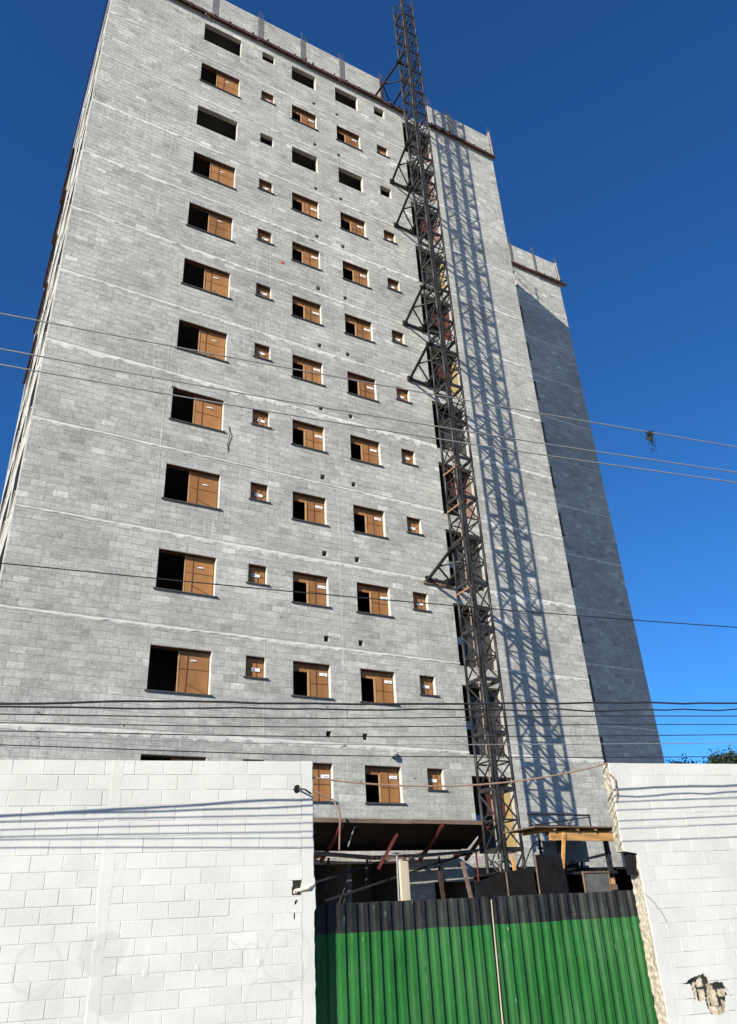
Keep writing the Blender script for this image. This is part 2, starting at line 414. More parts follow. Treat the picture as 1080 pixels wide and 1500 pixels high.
def wall_with_holes(x0, x1, z0, z1, ops, th, mp):
    """backing wall: grid of cells, openings left out, reveals closed. mp(s, depth, z) -> point"""
    xs = sorted({x0, x1} | {v for o in ops for v in o[:2] if x0 < v < x1})
    zs = sorted({z0, z1} | {v for o in ops for v in o[2:] if z0 < v < z1})
    inside = lambda x, z: any(a < x < b and c < z < d for a, b, c, d in ops)
    mb = MB()
    solid = {}
    for i in range(len(xs) - 1):
        for j in range(len(zs) - 1):
            solid[i, j] = not inside((xs[i] + xs[i + 1]) / 2, (zs[j] + zs[j + 1]) / 2)
    for (i, j), sd_ in solid.items():
        if not sd_: continue
        a, b, c, d = xs[i], xs[i + 1], zs[j], zs[j + 1]
        mb.add([mp(a, 0, c), mp(b, 0, c), mp(b, 0, d), mp(a, 0, d)], [(0, 1, 2, 3)])
        mb.add([mp(a, th, c), mp(b, th, c), mp(b, th, d), mp(a, th, d)], [(3, 2, 1, 0)])
        for (di, dj, p, q) in ((-1, 0, (a, c), (a, d)), (1, 0, (b, d), (b, c)), (0, -1, (b, c), (a, c)), (0, 1, (a, d), (b, d))):
            if not solid.get((i + di, j + dj), False):
                mb.add([mp(p[0], 0, p[1]), mp(q[0], 0, q[1]), mp(q[0], th, q[1]), mp(p[0], th, p[1])], [(0, 1, 2, 3)])
    return mb

def pix(P):
    d = Vector(P) - Vector((0, 0, EYE)); zc = d.dot(fw)
    return (540 + 1127.3 * d.dot(rt2) / zc, 750 - 1127.3 * d.dot(up2) / zc, zc)

PB = 0.005
def block_rects(x0, x1, z0, z1, ops, off=0.0, BL=0.4):
    """courses of 0.2 m with lines at z = 0.15 (mod 0.2); slab courses left to the band mesh"""
    out = []
    kz = math.floor((z0 - 0.15) / 0.2)
    while True:
        zb = 0.15 + 0.2 * kz
        if zb >= z1: break
        sh = off + (0.2 if kz % 2 else 0.0)
        kx = math.floor((x0 - sh) / BL)
        while True:
            xb = sh + BL * kx
            if xb >= x1: break
            rc = (max(xb + .005, x0), min(xb + BL - .005, x1), max(zb + .005, z0), min(zb + .195, z1))
            if rc[1] - rc[0] > 0.03 and rc[3] - rc[2] > 0.03:
                full = rc[1] - rc[0] > BL - .011 and rc[3] - rc[2] > .189
                cl = clip(rc, ops)
                for r_ in cl:
                    if r_[1] - r_[0] > .02 and r_[3] - r_[2] > .02: out.append((r_, full and len(cl) == 1 and r_ == rc))
            kx += 1
        kz += 1
    return out

def blocks_mesh(rects, mp, name, parent):
    v = []; f = []; tone = []
    for (a, b, c, d) in rects:
        j = random.uniform(-.0015, .0015); t = min(1, max(0, random.gauss(.5, .20)))
        j2 = random.uniform(-.002, .002)
        n0 = len(v)
        e = .004
        v += [mp(a, 0, c), mp(b, 0, c), mp(b, 0, d), mp(a, 0, d),
              mp(a + e, -PB + j, c + e), mp(b - e, -PB + j + j2, c + e), mp(b - e, -PB + j + j2, d - e), mp(a + e, -PB + j, d - e)]
        f += [(n0 + 4, n0 + 5, n0 + 6, n0 + 7), (n0, n0 + 1, n0 + 5, n0 + 4), (n0 + 1, n0 + 2, n0 + 6, n0 + 5), (n0 + 2, n0 + 3, n0 + 7, n0 + 6), (n0 + 3, n0, n0 + 4, n0 + 7)]
        tone += [t] * 5
    return mesh_obj(name, v, f, 'facade_block', parent, kind='stuff', tone=tone)

mpF = lambda s_, dep, z: (s_, D + PB + dep, z)
mpC = lambda s_, dep, z: (s_, DC + PB + dep, z)
mpL = lambda s_, dep, z: (X0 + PB + dep, s_, z)

WALLTH = 0.19
wall_with_holes(X0 + PB, X1 - .001, -.1, ROOF - .02, openF, WALLTH, mpF).build('front_wall', 'mortar', bld)
wall_with_holes(D + PB + WALLTH + .002, YB, -.1, ROOF - .02, openL, WALLTH, mpL).build('gable_wall', 'mortar', bld)
wall_with_holes(X1 + .002, XC1, -.1, ROOF - .02, openC, WALLTH, mpC).build('rear_wing_wall', 'mortar', bld)
# parapets: one unfinished storey started above the roof slab
PA = (X0 + .02, 13.62, ROOF + .08, 38.95); PBp = (16.45, X1 - .01, ROOF + .08, 38.80); PC = (20.7, XC1 - .02, ROOF + .08, 38.85)
MB().box(PA[0] + PB, PA[1], D + PB, D + .15, PA[2], PA[3]).build('parapet', 'mortar', bld)
MB().box(PBp[0], PBp[1], D + PB, D + .15, PBp[2], PBp[3]).build('parapet', 'mortar', bld)
MB().box(PC[0], PC[1], DC + PB, DC + .15, PC[2], PC[3]).build('parapet', 'mortar', bld)
MB().box(X0 + PB + .02, X0 + .17, D + .155, YB, PA[2], PA[3] - .2).build('parapet', 'mortar', bld)
MB().box(PBp[1] - .15, PBp[1], D + .155, DC, PBp[2], PBp[3]).build('parapet', 'mortar', bld)

pcolA = [5.18, 7.33, 9.46, 11.52]; pcolB = [17.80]; pcolC = [26.2, 28.1]
opA = [(x - .16, x + .16, PA[2] - .1, PA[3] + .1) for x in pcolA]
opB = [(x - .16, x + .16, PA[2] - .1, PA[3] + .1) for x in pcolB]
opC_ = [(x - .14, x + .14, PA[2] - .1, PA[3] + .1) for x in pcolC]
rectsF = block_rects(X0, X1, 0, ROOF - .02, openF)
# the mortar bands at the floor slabs replace one block course
bandops = []
for i in range(0, 12):
    zb = BAND + FH * i
    bandops.append((X0 - 1, XC1 + 1, zb - .055, zb + .055))
# pick the 300 largest-looking full blocks as single parts
full = []
rest = []
for r_, fl in rectsF:
    hit = any(c < r_[3] and d > r_[2] for _, _, c, d in bandops)
    if hit:
        rest += [x for x in clip(r_, bandops) if x[3] - x[2] > .03]; continue
    if fl:
        P = pix(((r_[0] + r_[1]) / 2, D, (r_[2] + r_[3]) / 2))
        vis = -10 < P[0] < 1090 and (P[1] < 1108 or (462 < P[0] < 886 and P[1] < 1200))
        if vis: full.append((-1 / P[2] ** 2 * (1 - 0.0 * P[0]), r_)); continue
    rest.append(r_)
full.sort(key=lambda t: t[0])
single = [r for _, r in full[:300]]; rest += [r for _, r in full[300:]]
blocks_mesh(rest, mpF, 'block_courses', bld)
proto = None
for (a, b, c, d) in single:
    org = (a, D + PB + random.uniform(-.0015, .0015), c)
    if proto is None:
        L_, H_, e = b - a, d - c, .004
        vs = [(0, 0, 0), (L_, 0, 0), (L_, 0, H_), (0, 0, H_), (e, -PB, e), (L_ - e, -PB, e), (L_ - e, -PB, H_ - e), (e, -PB, H_ - e)]
        vs = [(x + org[0], y + org[1], z + org[2]) for x, y, z in vs]
        proto = mesh_obj('block', vs, [(4, 5, 6, 7), (0, 1, 5, 4), (1, 2, 6, 5), (2, 3, 7, 6), (3, 0, 4, 7), (3, 2, 1, 0)], 'facade_block_single', bld, origin=org)
    else: inst(proto, 'block', org, bld)
def recl(rs): return [x for r_, _ in rs for x in clip(r_, bandops) if x[3] - x[2] > .03]
blocks_mesh(recl(block_rects(D + .01, YB, 0, ROOF - .02, openL, .1)), mpL, 'block_courses', bld)
blocks_mesh(recl(block_rects(X1 + .01, XC1, 0, ROOF - .02, openC, .13)), mpC, 'block_courses', bld)
blocks_mesh([r for r, _ in block_rects(*PA, opA, .05)], mpF, 'block_courses', bld)
blocks_mesh([r for r, _ in block_rects(*PBp, opB, .2)], mpF, 'block_courses', bld)
blocks_mesh([r for r, _ in block_rects(*PC, opC_, .1)], mpC, 'block_courses', bld)

# mortar bands: ragged smear of mortar at each slab edge
def band(x0, x1, zc, mp, ops, seed, hi=.055, lo=.06):
    mb = MB(); st = .06; n_ = int((x1 - x0) / st); rows = []
    for i in range(n_ + 1):
        x = x0 + (x1 - x0) * i / n_
        fat = max(.25, 1 + 1.3 * nz(x * .30, seed * 3.1, .5))
        t_ = zc + hi * .75 + .012 * nz(x * 6, seed, 2.2)
        b_ = zc - lo * fat * (1.0 + 1.1 * nz(x * 3.2, seed, 7.7) + .6 * nz(x * 11, seed, 1.7))
        b_ = min(b_, zc + .01)
        pr = .012 + .010 * nz(x * 4, seed, 5.5)
        rows.append((x, b_, t_, max(.006, pr)))
    for i in range(n_):
        xm = (rows[i][0] + rows[i + 1][0]) / 2
        if any(a < xm < b and c < zc + .03 and d > zc - .03 for a, b, c, d in ops): continue
        p, q_ = rows[i], rows[i + 1]
        zm0 = (p[1] + p[2]) / 2; zm1 = (q_[1] + q_[2]) / 2
        mb.add([mp(p[0], -PB - .001, p[1]), mp(q_[0], -PB - .001, q_[1]), mp(q_[0], -PB - q_[3], zm1), mp(p[0], -PB - p[3], zm0), mp(q_[0], -PB - q_[3] * .8, q_[2]), mp(p[0], -PB - p[3] * .8, p[2]), mp(q_[0], 0, q_[2] + .002), mp(p[0], 0, p[2] + .002)],
               [(0, 1, 2, 3), (3, 2, 4, 5), (5, 4, 6, 7)])
    return mb
for i in range(0, 11):
    zb = BAND + FH * i
    for xa_, xb_ in ((X0 - .012, SL0), (SL1, X1)): band(xa_, xb_, zb, mpF, openF, i + 1, lo=(.065, .055, .075, .055, .10, .085, .06, .065, .05, .055, .05)[i]).build('mortar_band', 'band_mortar', bld)
    band(X1 + .02, XC1, zb, mpC, openC, i + 20, lo=.04).build('mortar_band', 'band_mortar', bld)
    band(D + .02, YB, zb, mpL, openL, i + 40).build('mortar_band', 'band_mortar', bld)

# inside: floor slabs, partitions, back wall (the building is open and dark behind its windows)
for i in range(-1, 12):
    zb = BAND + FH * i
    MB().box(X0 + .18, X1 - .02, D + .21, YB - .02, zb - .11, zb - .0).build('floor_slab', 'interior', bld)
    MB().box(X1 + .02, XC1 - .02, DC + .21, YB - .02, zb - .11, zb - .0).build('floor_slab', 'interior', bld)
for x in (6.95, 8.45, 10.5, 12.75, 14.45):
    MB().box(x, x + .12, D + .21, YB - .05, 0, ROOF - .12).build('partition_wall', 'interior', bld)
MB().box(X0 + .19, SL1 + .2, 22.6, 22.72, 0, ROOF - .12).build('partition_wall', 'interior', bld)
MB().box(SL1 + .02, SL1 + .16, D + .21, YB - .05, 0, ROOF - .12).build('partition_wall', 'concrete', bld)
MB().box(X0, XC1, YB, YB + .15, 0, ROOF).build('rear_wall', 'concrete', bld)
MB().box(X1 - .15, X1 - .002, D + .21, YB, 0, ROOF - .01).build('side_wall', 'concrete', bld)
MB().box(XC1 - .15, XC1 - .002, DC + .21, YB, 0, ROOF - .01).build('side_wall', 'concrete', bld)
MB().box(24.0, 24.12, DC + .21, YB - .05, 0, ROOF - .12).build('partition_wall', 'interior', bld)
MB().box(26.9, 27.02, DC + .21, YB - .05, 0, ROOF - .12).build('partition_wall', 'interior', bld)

# roof edge: slab, formwork planks and battens, parapet columns, rebars
def roof_edge(x0, x1, yf):
    MB().box(x0, x1, yf - .02, yf + .6, ROOF - .02, ROOF + .08).build('roof_slab_edge', 'concrete', bld)
    x = x0 - .12
    while x < x1 + .05:
        L_ = random.uniform(1.7, 2.6); xe = min(x + L_, x1 + .14)
        za = ROOF + .0 + random.uniform(-.03, .03); zb = ROOF + .0 + random.uniform(-.03, .03)
        yo = yf - .17 + random.uniform(-.03, .03)
        MB().bar((x, yo, za), (xe, yo, zb), .035, .17).build('formwork_plank', 'formwork', bld)
        MB().bar((x + .02, yo + .09, za + .10), (xe - .02, yo + .09, zb + .10), .17, .025).build('formwork_plank', 'formwork', bld)
        xx = x + random.uniform(.1, .4)
        while xx < xe - .1:
            MB().box(xx, xx + .07, yo - .06 + random.uniform(-.05, .05), yf, ROOF + .085, ROOF + .085 + random.uniform(.04, .08)).build('formwork_batten', 'formwork_edge' if random.random() < .5 else 'formwork', bld)
            xx += random.uniform(.35, .8)
        x = xe + .01
roof_edge(X0, 14.9, D); roof_edge(SL1 + .03, X1, D); roof_edge(20.9, XC1 + .35, DC)
# gable side formwork and protruding planks near the top
y = D
while y < YB:
    ye = min(y + random.uniform(1.6, 2.6), YB)
    MB().bar((X0 - .09, y, ROOF + random.uniform(-.03, .03)), (X0 - .09, ye, ROOF + random.uniform(-.03, .03)), .035, .2).build('formwork_plank', 'formwork', bld)
    y = ye + .02
for i in range(6, 11):
    zb = BAND + FH * i
    MB().bar((X0 - .05, 26.6, zb - .05), (X0 - .05, YB - .1, zb - .03), .09, .10).build('formwork_plank', 'formwork', bld)
for x in pcolA + pcolB:
    MB().box(x - .15, x + .15, D + .004, D + .16, ROOF + .08, 39.0).build('column', 'column_concrete', bld)
for x in pcolC:
    MB().box(x - .13, x + .13, DC + .004, DC + .16, ROOF + .08, 38.9).build('column', 'column_concrete', bld)
def rebars(x, yf, z0=38.0, z1=39.5):
    for dx, dy in ((-.08, .03), (.08, .03), (-.08, .12), (.08, .12)):
        MB().tube([(x + dx, yf + dy, z0), (x + dx + random.uniform(-.02, .02), yf + dy, z1 + random.uniform(-.15, .2))], .010, 5).build('rebar', 'rebar', bld)
for x in pcolA + [13.72] + pcolB + [20.5, 16.6]: rebars(x, D, 37.2 if x in (13.72, 20.5) else 38.7)
for x in pcolC + [30.0]: rebars(x, DC, 37.2 if x == 30.0 else 38.7)
MB().bar((13.72, D + .05, ROOF + .1), (13.74, D + .05, 39.2), .05, .12, (0, 1, 0)).build('formwork_prop', 'formwork', bld)
MB().bar((20.5, D + .05, ROOF + .1), (20.47, D + .05, 39.25), .05, .12, (0, 1, 0)).build('formwork_prop', 'formwork_edge', bld)
MB().bar((30.02, DC + .05, ROOF + .1), (29.95, DC + .05, 39.0), .05, .14, (0, 1, 0)).build('formwork_prop', 'formwork_edge', bld)
# guard rail on the middle roof that throws a lattice shadow on the rear wing
g_ = MB()
for yy in (21.0, 22.3, 23.6): g_.tube([(X1 - .08, yy, 38.7), (X1 - .08, yy, 40.0)], .035, 6)
for zz in (39.3, 39.95): g_.tube([(X1 - .08, 20.8, zz), (X1 - .08, 23.8, zz)], .03, 6)
g_.tube([(X1 - .08, 21.0, 38.8), (X1 - .08, 22.3, 39.9)], .02, 6)
g_.build('guard_rail', 'rebar', bld)

# windows: each a part with its boards, straps, label and sill
def leaf_shape(cx, cz, s, y):
    pts = [(-1, -.1), (-.6, .25), (-.1, .45), (.45, .35), (1, -.05), (.5, .02), (.2, -.2), (-.1, -.05), (-.5, -.25)]
    return [(cx + px * s, y, cz + pz * s * .55) for px, pz in pts]
def window(ci, row, a, b, z0, z1):
    # root part: the frame sitting in the opening
    yf = D + .14
    fr = MB(); t_ = .035
    fr.box(a, b, yf, yf + .05, z1 - t_, z1 - .001); fr.box(a, b, yf, yf + .05, z0 + .001, z0 + t_)
    fr.box(a + .001, a + t_, yf, yf + .05, z0 + t_, z1 - t_); fr.box(b - t_, b - .001, yf, yf + .05, z0 + t_, z1 - t_)
    opened = row in (9, 11)
    if not opened:
        fr.box(a + .001, b - .013, D + .012, yf - .0005, z1 - .014, z1 - .001); fr.box(a + .0006, a + .013, D + .012, yf - .0005, z0 + .004, z1 - .0145)  # dark frame lining added to deepen the shade of head and left reveal
        wn = fr.build('window', 'window_frame', bld)
    else:
        wn = MB().box(a, b, D + PB, D + .14, z0 + .0005, z0 + .012).build('window', 'mortar', bld)
    if not opened:
        # granite sill
        s0 = a - .05 - random.uniform(0, .02); s1 = b + .06 + random.uniform(0, .02)
        dz_ = random.uniform(-.006, .006)
        MB().box(s0, s1, D - .045, D + .132, z0 - .035 + dz_, z0 + .003 + dz_).build('sill', 'sill_stone', wn)
        yb = yf + .012; sag = random.uniform(-.01, .01)
        tl = random.uniform(-.008, .008)
        def panel(x0, x1, zz0, zz1, nm='board'):
            m2 = MB(); m2.add([(x0, yb + tl, zz0), (x1, yb - tl, zz0), (x1, yb - tl, zz1), (x0, yb + tl, zz1), (x0, yb + .02 + tl, zz0), (x1, yb + .02 - tl, zz0), (x1, yb + .02 - tl, zz1), (x0, yb + .02 + tl, zz1)],
                              [(0, 1, 2, 3), (7, 6, 5, 4), (0, 4, 5, 1), (1, 5, 6, 2), (2, 6, 7, 3), (3, 7, 4, 0)])
            return m2.build(nm, 'window_board', wn)
        if ci == 1:
            xm = a + (b - a) * random.uniform(.44, .50)
            panel(xm, b - t_ + .005, z0 + t_ - .01, z1 - t_ + .01)
            MB().box(xm - .03, xm, yb - .012, yb + .03, z0 + t_, z1 - t_).build('board_edge', 'board_edge', wn)
            st_ = MB(); zz = z0 + (z1 - z0) * random.uniform(.5, .6); xs_ = xm + (b - xm) * random.uniform(.2, .3)
            st_.box(xm + .003, b - t_, yb - .012, yb - .008, zz - .006, zz + .006)
            st_.bar((xs_, yb - .014, z0 + t_), (xs_ + random.uniform(-.02, .05), yb - .014, z1 - t_), .004, .018, (1, 0, 0))
            if random.random() < .8: st_.bar((xs_, yb - .013, z0 + .3), (b - t_ - .05, yb - .013, z0 + t_ + .03), .004, .014)
            st_.build('strap', 'strap', wn)
            lx = xm + (b - xm) * random.uniform(.42, .56); lz = z0 + (z1 - z0) * random.uniform(.66, .8); s_ = random.uniform(.11, .15)
            lp = leaf_shape(lx, lz, s_, yb - .016)
            lo = mesh_obj('label', lp, [tuple(range(len(lp)))], 'label_paper', wn)
            lq = leaf_shape(lx + s_ * .35, lz - .02, s_ * .45, yb - .0175)
            mesh_obj('label_mark', lq, [tuple(range(len(lq)))], 'label_ink', wn)
        elif ci in (3, 4):
            xm = a + (b - a) * random.uniform(.40, .45)
            panel(xm + .06, b - t_ + .005, z0 + t_ - .01, z1 - t_ + .01)
            panel(a + t_ - .005, xm + .06, z1 - .22 - random.uniform(0, .03), z1 - t_ + .01, 'head_board')
            MB().box(xm, xm + .055, yb - .02, yb + .02, z0 + t_, z1 - .2).build('board_edge', 'board_edge', wn)
            st_ = MB(); zz = z0 + (z1 - z0) * random.uniform(.42, .55); xs_ = xm + (b - xm) * random.uniform(.38, .46)
            st_.box(xm + .06, b - t_, yb - .016, yb - .012, zz - .006, zz + .006)
            st_.box(xs_, xs_ + .018, yb - .018, yb - .014, z0 + t_, z1 - t_)
            st_.build('strap', 'strap', wn)
            lx = xs_ + (b - xs_) * .5 + random.uniform(-.03, .03); lz = z0 + (z1 - z0) * random.uniform(.62, .74)
            w_, h_ = .13, .045
            MB().box(lx - w_, lx + w_, yb - .021, yb - .018, lz - h_, lz + h_).build('label', 'label_paper', wn)
            MB().box(lx - w_ * .2, lx + w_ * .8, yb - .0235, yb - .0215, lz - h_ * .3, lz + h_ * .05).build('label_mark', 'label_ink' if random.random() < .6 else 'label_red', wn)
        else:
            panel(a + t_ - .005, b - t_ + .005, z0 + t_ - .01, z1 - t_ + .01)
            st_ = MB(); xs_ = a + (b - a) * random.uniform(.55, .7)
            st_.box(xs_, xs_ + .016, yb - .016, yb - .012, z0 + t_, z1 - t_)
            st_.box(a + t_, b - t_, yb - .014, yb - .011, z0 + .28, z0 + .296); st_.build('strap', 'strap', wn)
            lx = (a + b) / 2 + random.uniform(-.02, .05); lz = z0 + .29 + random.uniform(-.04, .04)
            MB().box(lx - .13, lx + .13, yb - .021, yb - .018, lz - .045, lz + .045).build('label', 'label_paper', wn)
            MB().box(lx - .11, lx - .02, yb - .0235, yb - .0215, lz - .03, lz + .03).build('label_mark', 'label_ink', wn)
    # plastered right jamb
    MB().box(b - .012, b - .0005, D + PB, D + .139, z0 + .004, z1 - .002).build('jamb', 'jamb_plaster', wn)
for wargs in WIN:
    window(*wargs)
for (a, b, c, d) in openL:
    wn = MB().box(X0 - .012, X0 + .03, a + .002, b - .002, c + .002, d - .002).build('window', 'black_board', bld)
    MB().box(X0 - .03, X0 + .1, a - .05, b + .05, c - .04, c - .001).build('sill', 'band_mortar', wn)
for (a, b, c, d) in openC:
    wn = MB().box(a, b, DC + .1, DC + .13, c + .001, c + .05).build('window', 'window_frame', bld)
    MB().box(a - .05, b + .07, DC - .04, DC + .09, c - .04, c + .003).build('sill', 'sill_stone', wn)

# hoist landings in the slot: coloured boards on the lit side wall of the slot
for i in range(-1, 11):
    z0 = BAND + FH * i - .05
    xs_ = SL1 - .012
    pick = {10: 'red_board', 9: 'pink_board', 8: 'pink_board', 7: 'yellow_board', 6: 'red_board', 5: 'yellow_board', 4: 'grey_board', 3: 'pink_board', 2: 'grey_board', 1: 'grey_board', 0: 'grey_board', -1: 'yellow_board'}[i]
    MB().box(xs_ - .03, xs_, D + .18, D + .62, z0 + .1, z0 + 2.0).build('landing_board', pick, bld)
    if i in (-1, 3, 5, 6, 8):
        MB().box(SL0 + .75, SL1 - .06, D + .45, D + .48, z0 + 1.1, z0 + 2.1).build('landing_screen', 'red_board', bld)
    else:
        MB().box(SL0 + .55, SL1 - .06, D + .4, D + .43, z0 + .1, z0 + 1.95).build('landing_screen', 'grey_board', bld)
    if i in (-1, 0, 1, 2):
        MB().box(SL0 + .22, SL0 + .52, D + .30, D + .32, z0 + .85, z0 + 1.1).build('notice_board', 'bluish_box', bld)
# lumps, small protrusions and paint marks on the facade
for (x, z) in ((8.45, 24.0),):
    MB().box(x - .07, x + .07, D - .004, D - .001, z - .06, z + .06).build('paint_mark', 'label_red', bld)
MB().box(11.93, 12.05, D - .14, D, 6.0, 6.18).build('pipe_stub', 'concrete', bld)
MB().tube([(11.99, D - .16, 6.1), (11.99, D + .02, 6.1)], .05, 8).build('pipe_stub', 'pvc', bld)
MB().tube([(6.62, D - .02, 16.0), (6.66, D - .05, 15.7), (6.60, D - .03, 15.3), (6.63, D - .02, 15.05)], .012, 5).build('loose_cable', 'cable_black', bld)
MB().tube([(14.1, D - .02, 12.0), (14.3, D - .12, 11.8), (14.6, D - .1, 11.75), (14.8, D - .05, 11.95)], .014, 5).build('loose_cable', 'cable_black', bld)
MB().box(4.70, 4.83, D - .08, D, 16.93, 17.0).build('pipe_stub', 'concrete', bld)
for (x, z0, z1) in ((7.98, 5.9, 37.0), (4.55, 12.0, 19.0), (10.5, 5.5, 15.0)):
    MB().tube([(x + .0, D - .004, z0), (x - .02, D - .004, z1)], .0045, 5).build('plumb_line', 'band_mortar', bld)

# ------------------------------------------------------------------ hoist mast
MX, MY, MS = 13.60, 17.20, 0.68
SEC = 1.5; NSEC = 28; MZ0 = 0.30
mast = thing('hoist_mast', 'tall dark steel lattice hoist mast tied to the grey building', 'hoist mast', (MX + MS / 2, MY + MS / 2, 0))
corners = [(MX, MY), (MX + MS, MY), (MX + MS, MY + MS), (MX, MY + MS)]
pm = {}
for s_ in range(NSEC):
    z0 = MZ0 + SEC * s_; org = (MX, MY, z0)
    if s_ == 0:
        rg = MB()
        for z in (.03,):
            for k_ in range(4):
                a, b = corners[k_], corners[(k_ + 1) % 4]
                rg.bar((a[0], a[1], z0 + z), (b[0], b[1], z0 + z), .06, .10)
        sec = rg.build('mast_section', 'mast_steel', mast, origin=org); pm['sec'] = sec
        for k_ in range(4):
            a = corners[k_]
            pm['post', k_] = MB().tube([(a[0], a[1], z0 + .001), (a[0], a[1], z0 + SEC - .001)], .043, 8).build('post', 'mast_steel', sec, origin=org, smooth=True)
        for nm_, (rx, ry) in (('f', (MX + .085, MY - .03)), ('b', (MX + MS - .085, MY + MS + .03))):
            pm['rack', nm_] = MB().box(rx - .03, rx + .03, ry - .03, ry + .03, z0 + .001, z0 + SEC - .001).build('rack_rail', 'mast_steel', sec, origin=org)
        zm = z0 + SEC * .5
        for k_ in range(4):
            a, b = corners[k_], corners[(k_ + 1) % 4]
            br = MB().tube([(a[0], a[1], z0 + .06), (b[0], b[1], zm)], .024, 6)
            pm['br', k_, 0] = br.build('brace', 'mast_steel', sec, origin=org)
            br = MB().tube([(b[0], b[1], zm), (a[0], a[1], z0 + SEC - .06)], .024, 6)
            pm['br', k_, 1] = br.build('brace', 'mast_steel', sec, origin=org)
        hz = MB()
        for k_ in range(4):
            a, b = corners[k_], corners[(k_ + 1) % 4]
            hz.tube([(a[0], a[1], zm), (b[0], b[1], zm)], .024, 6)
        pm['mid'] = hz.build('middle_ring', 'mast_steel', sec, origin=org)
    else:
        sec = inst(pm['sec'], 'mast_section', org, mast)
        for k_ in range(4):
            inst(pm['post', k_], 'post', org, sec)
            for q_ in (0, 1): inst(pm['br', k_, q_], 'brace', org, sec)
        inst(pm['mid'], 'middle_ring', org, sec)
        for nm_ in 'fb': inst(pm['rack', nm_], 'rack_rail', org, sec)
# wall ties at some floor slabs
for zt_, f1, f2 in ((11.87, 13.79, 14.58), (20.27, 13.79, 14.6), (23.07, 13.8, 14.6), (28.67, 13.8, 14.6), (31.47, 13.79, 14.58), (37.35, 13.25, 14.3)):
    t_ = MB(); yB = MY + MS; yw = D - .01 if zt_ < 37 else D + .35
    A1 = Vector((f1, yw, zt_)); A2 = Vector((f2, yw, zt_)); B1 = Vector((MX - .10, yB - .05, zt_ + .28)); B2 = Vector((MX + MS + .06, yB - .05, zt_ + .28))
    t_.bar(A1, B1, .08, .08); t_.bar(A2, B2, .08, .08)
    t_.bar(A1.lerp(B1, .45), A2.lerp(B2, .1), .05, .05); t_.bar(A1.lerp(B1, .45), A2.lerp(B2, .8), .05, .05)
    t_.bar(A1 + Vector((-.08, -.04, 0)), A2 + Vector((.1, -.04, 0)), .07, .09)
    t_.bar(B1 + Vector((-.1, 0, 0)), B2 + Vector((.1, 0, 0)), .07, .09)
    t_.bar(B1, B1 + Vector((0, -.5, 0)), .06, .08); t_.bar(B2, B2 + Vector((0, -.5, 0)), .06, .08)
    tie = t_.build('wall_tie', 'tie_steel', mast)
    for P in (A1, A2):
        MB().box(P.x - .11, P.x + .11, P.y - .09, P.y + (.008 if zt_ < 37 else .1), P.z - .09, P.z + .11).build('foot_plate', 'tie_steel', tie)
    if zt_ < 12:
        MB().box(f1 - .2, f2 + .2, D - .06, D - .012, zt_ - .16, zt_ - .06).build('packing_timber', 'old_wood', tie)
# hoses, orange straps tied to the lower half
for hx, hy, ph in ((MX + .16, MY + .12, 0.0), (MX + .28, MY + .5, 1.7)):
    pts = [(hx + .03 * math.sin(z * .9 + ph), hy + .03 * math.cos(z * .7 + ph), z) for z in [1.0 + .6 * i for i in range(36 if ph == 0 else 26)]]
    MB().tube(pts, .022, 6).build('hose', 'hose', mast)
for zz in (14.9, 13.5, 10.6):
    MB().bar((MX - .05, MY + MS, zz), (MX + .02, MY - .05, zz + .05), .03, .05).build('strap', 'orange_strap', mast)
# mast foot
MB().box(MX - .5, MX + MS + .5, MY - .5, MY + MS + .5, 0.0, .30).build('base_frame', 'tie_steel', mast)

# hoist base machinery beside the mast foot
hb = thing('hoist_machinery', 'dark winch machinery and rails clustered at the foot of the hoist mast', 'machinery', (15.0, 17.3, 0))
MB().box(14.6, 15.25, 16.9, 17.6, .0, 2.6).build('motor_cabinet', 'black_board', hb)
MB().tube([(15.35, 17.0, 2.95), (15.75, 17.0, 2.95)], .26, 14).build('winch_drum', 'tie_steel', hb)
MB().box(14.75, 15.1, 16.9, 17.3, 2.6, 3.25).build('motor', 'galvanised', hb)
for x in (14.55, 15.3, 15.9):
    MB().tube([(x, 16.8, .0), (x, 16.8, 3.9)], .035, 6).build('upright', 'tie_steel', hb)
for z in (2.7, 3.3, 3.85):
    MB().tube([(14.5, 16.8, z), (15.95, 16.8, z)], .028, 6).build('rail', 'tie_steel', hb)
MB().tube([(14.5, 16.9, 2.3), (15.2, 16.7, 3.5), (15.9, 16.9, 2.5)], .03, 6).build('bent_pipe', 'tie_steel', hb)
MB().tube([(15.05, 16.75, 2.3), (15.05, 16.75, 3.0)], .11, 12).build('canister', 'galvanised', hb)

# ------------------------------------------------------------------ safety canopy over the entrance
can = thing('safety_canopy', 'sagging timber debris canopy on red steel arms above the gate', 'canopy', (11.0, 19.0, 3.4))
zi, zo = 3.47, 4.00; yi, yo = 18.9, 17.9
xs_ = 5.2
while xs_ < 13.6:
    xe = min(xs_ + 1.18, 13.75)
    s0 = random.uniform(-.02, .02)
    MB().add([(xs_, yi, zi + s0), (xe, yi, zi + s0), (xe, yo, zo), (xs_, yo, zo), (xs_, yi, zi + .02 + s0), (xe, yi, zi + .02 + s0), (xe, yo, zo + .02), (xs_, yo, zo + .02)],
             [(3, 2, 1, 0), (4, 5, 6, 7), (0, 1, 5, 4), (1, 2, 6, 5), (2, 3, 7, 6), (3, 0, 4, 7)]).build('flap_panel', 'dark_wood', can)
    xs_ = xe + .012
for (xa, xb) in ((5.1, 8.2), (8.22, 11.35), (11.37, 13.72)):
    MB().bar((xa, yo - .02, zo + .045 + random.uniform(-.02, .02)), (xb, yo - .02, zo + .045 + random.uniform(-.02, .02)), .03, .10).build('edge_plank', 'old_wood', can)
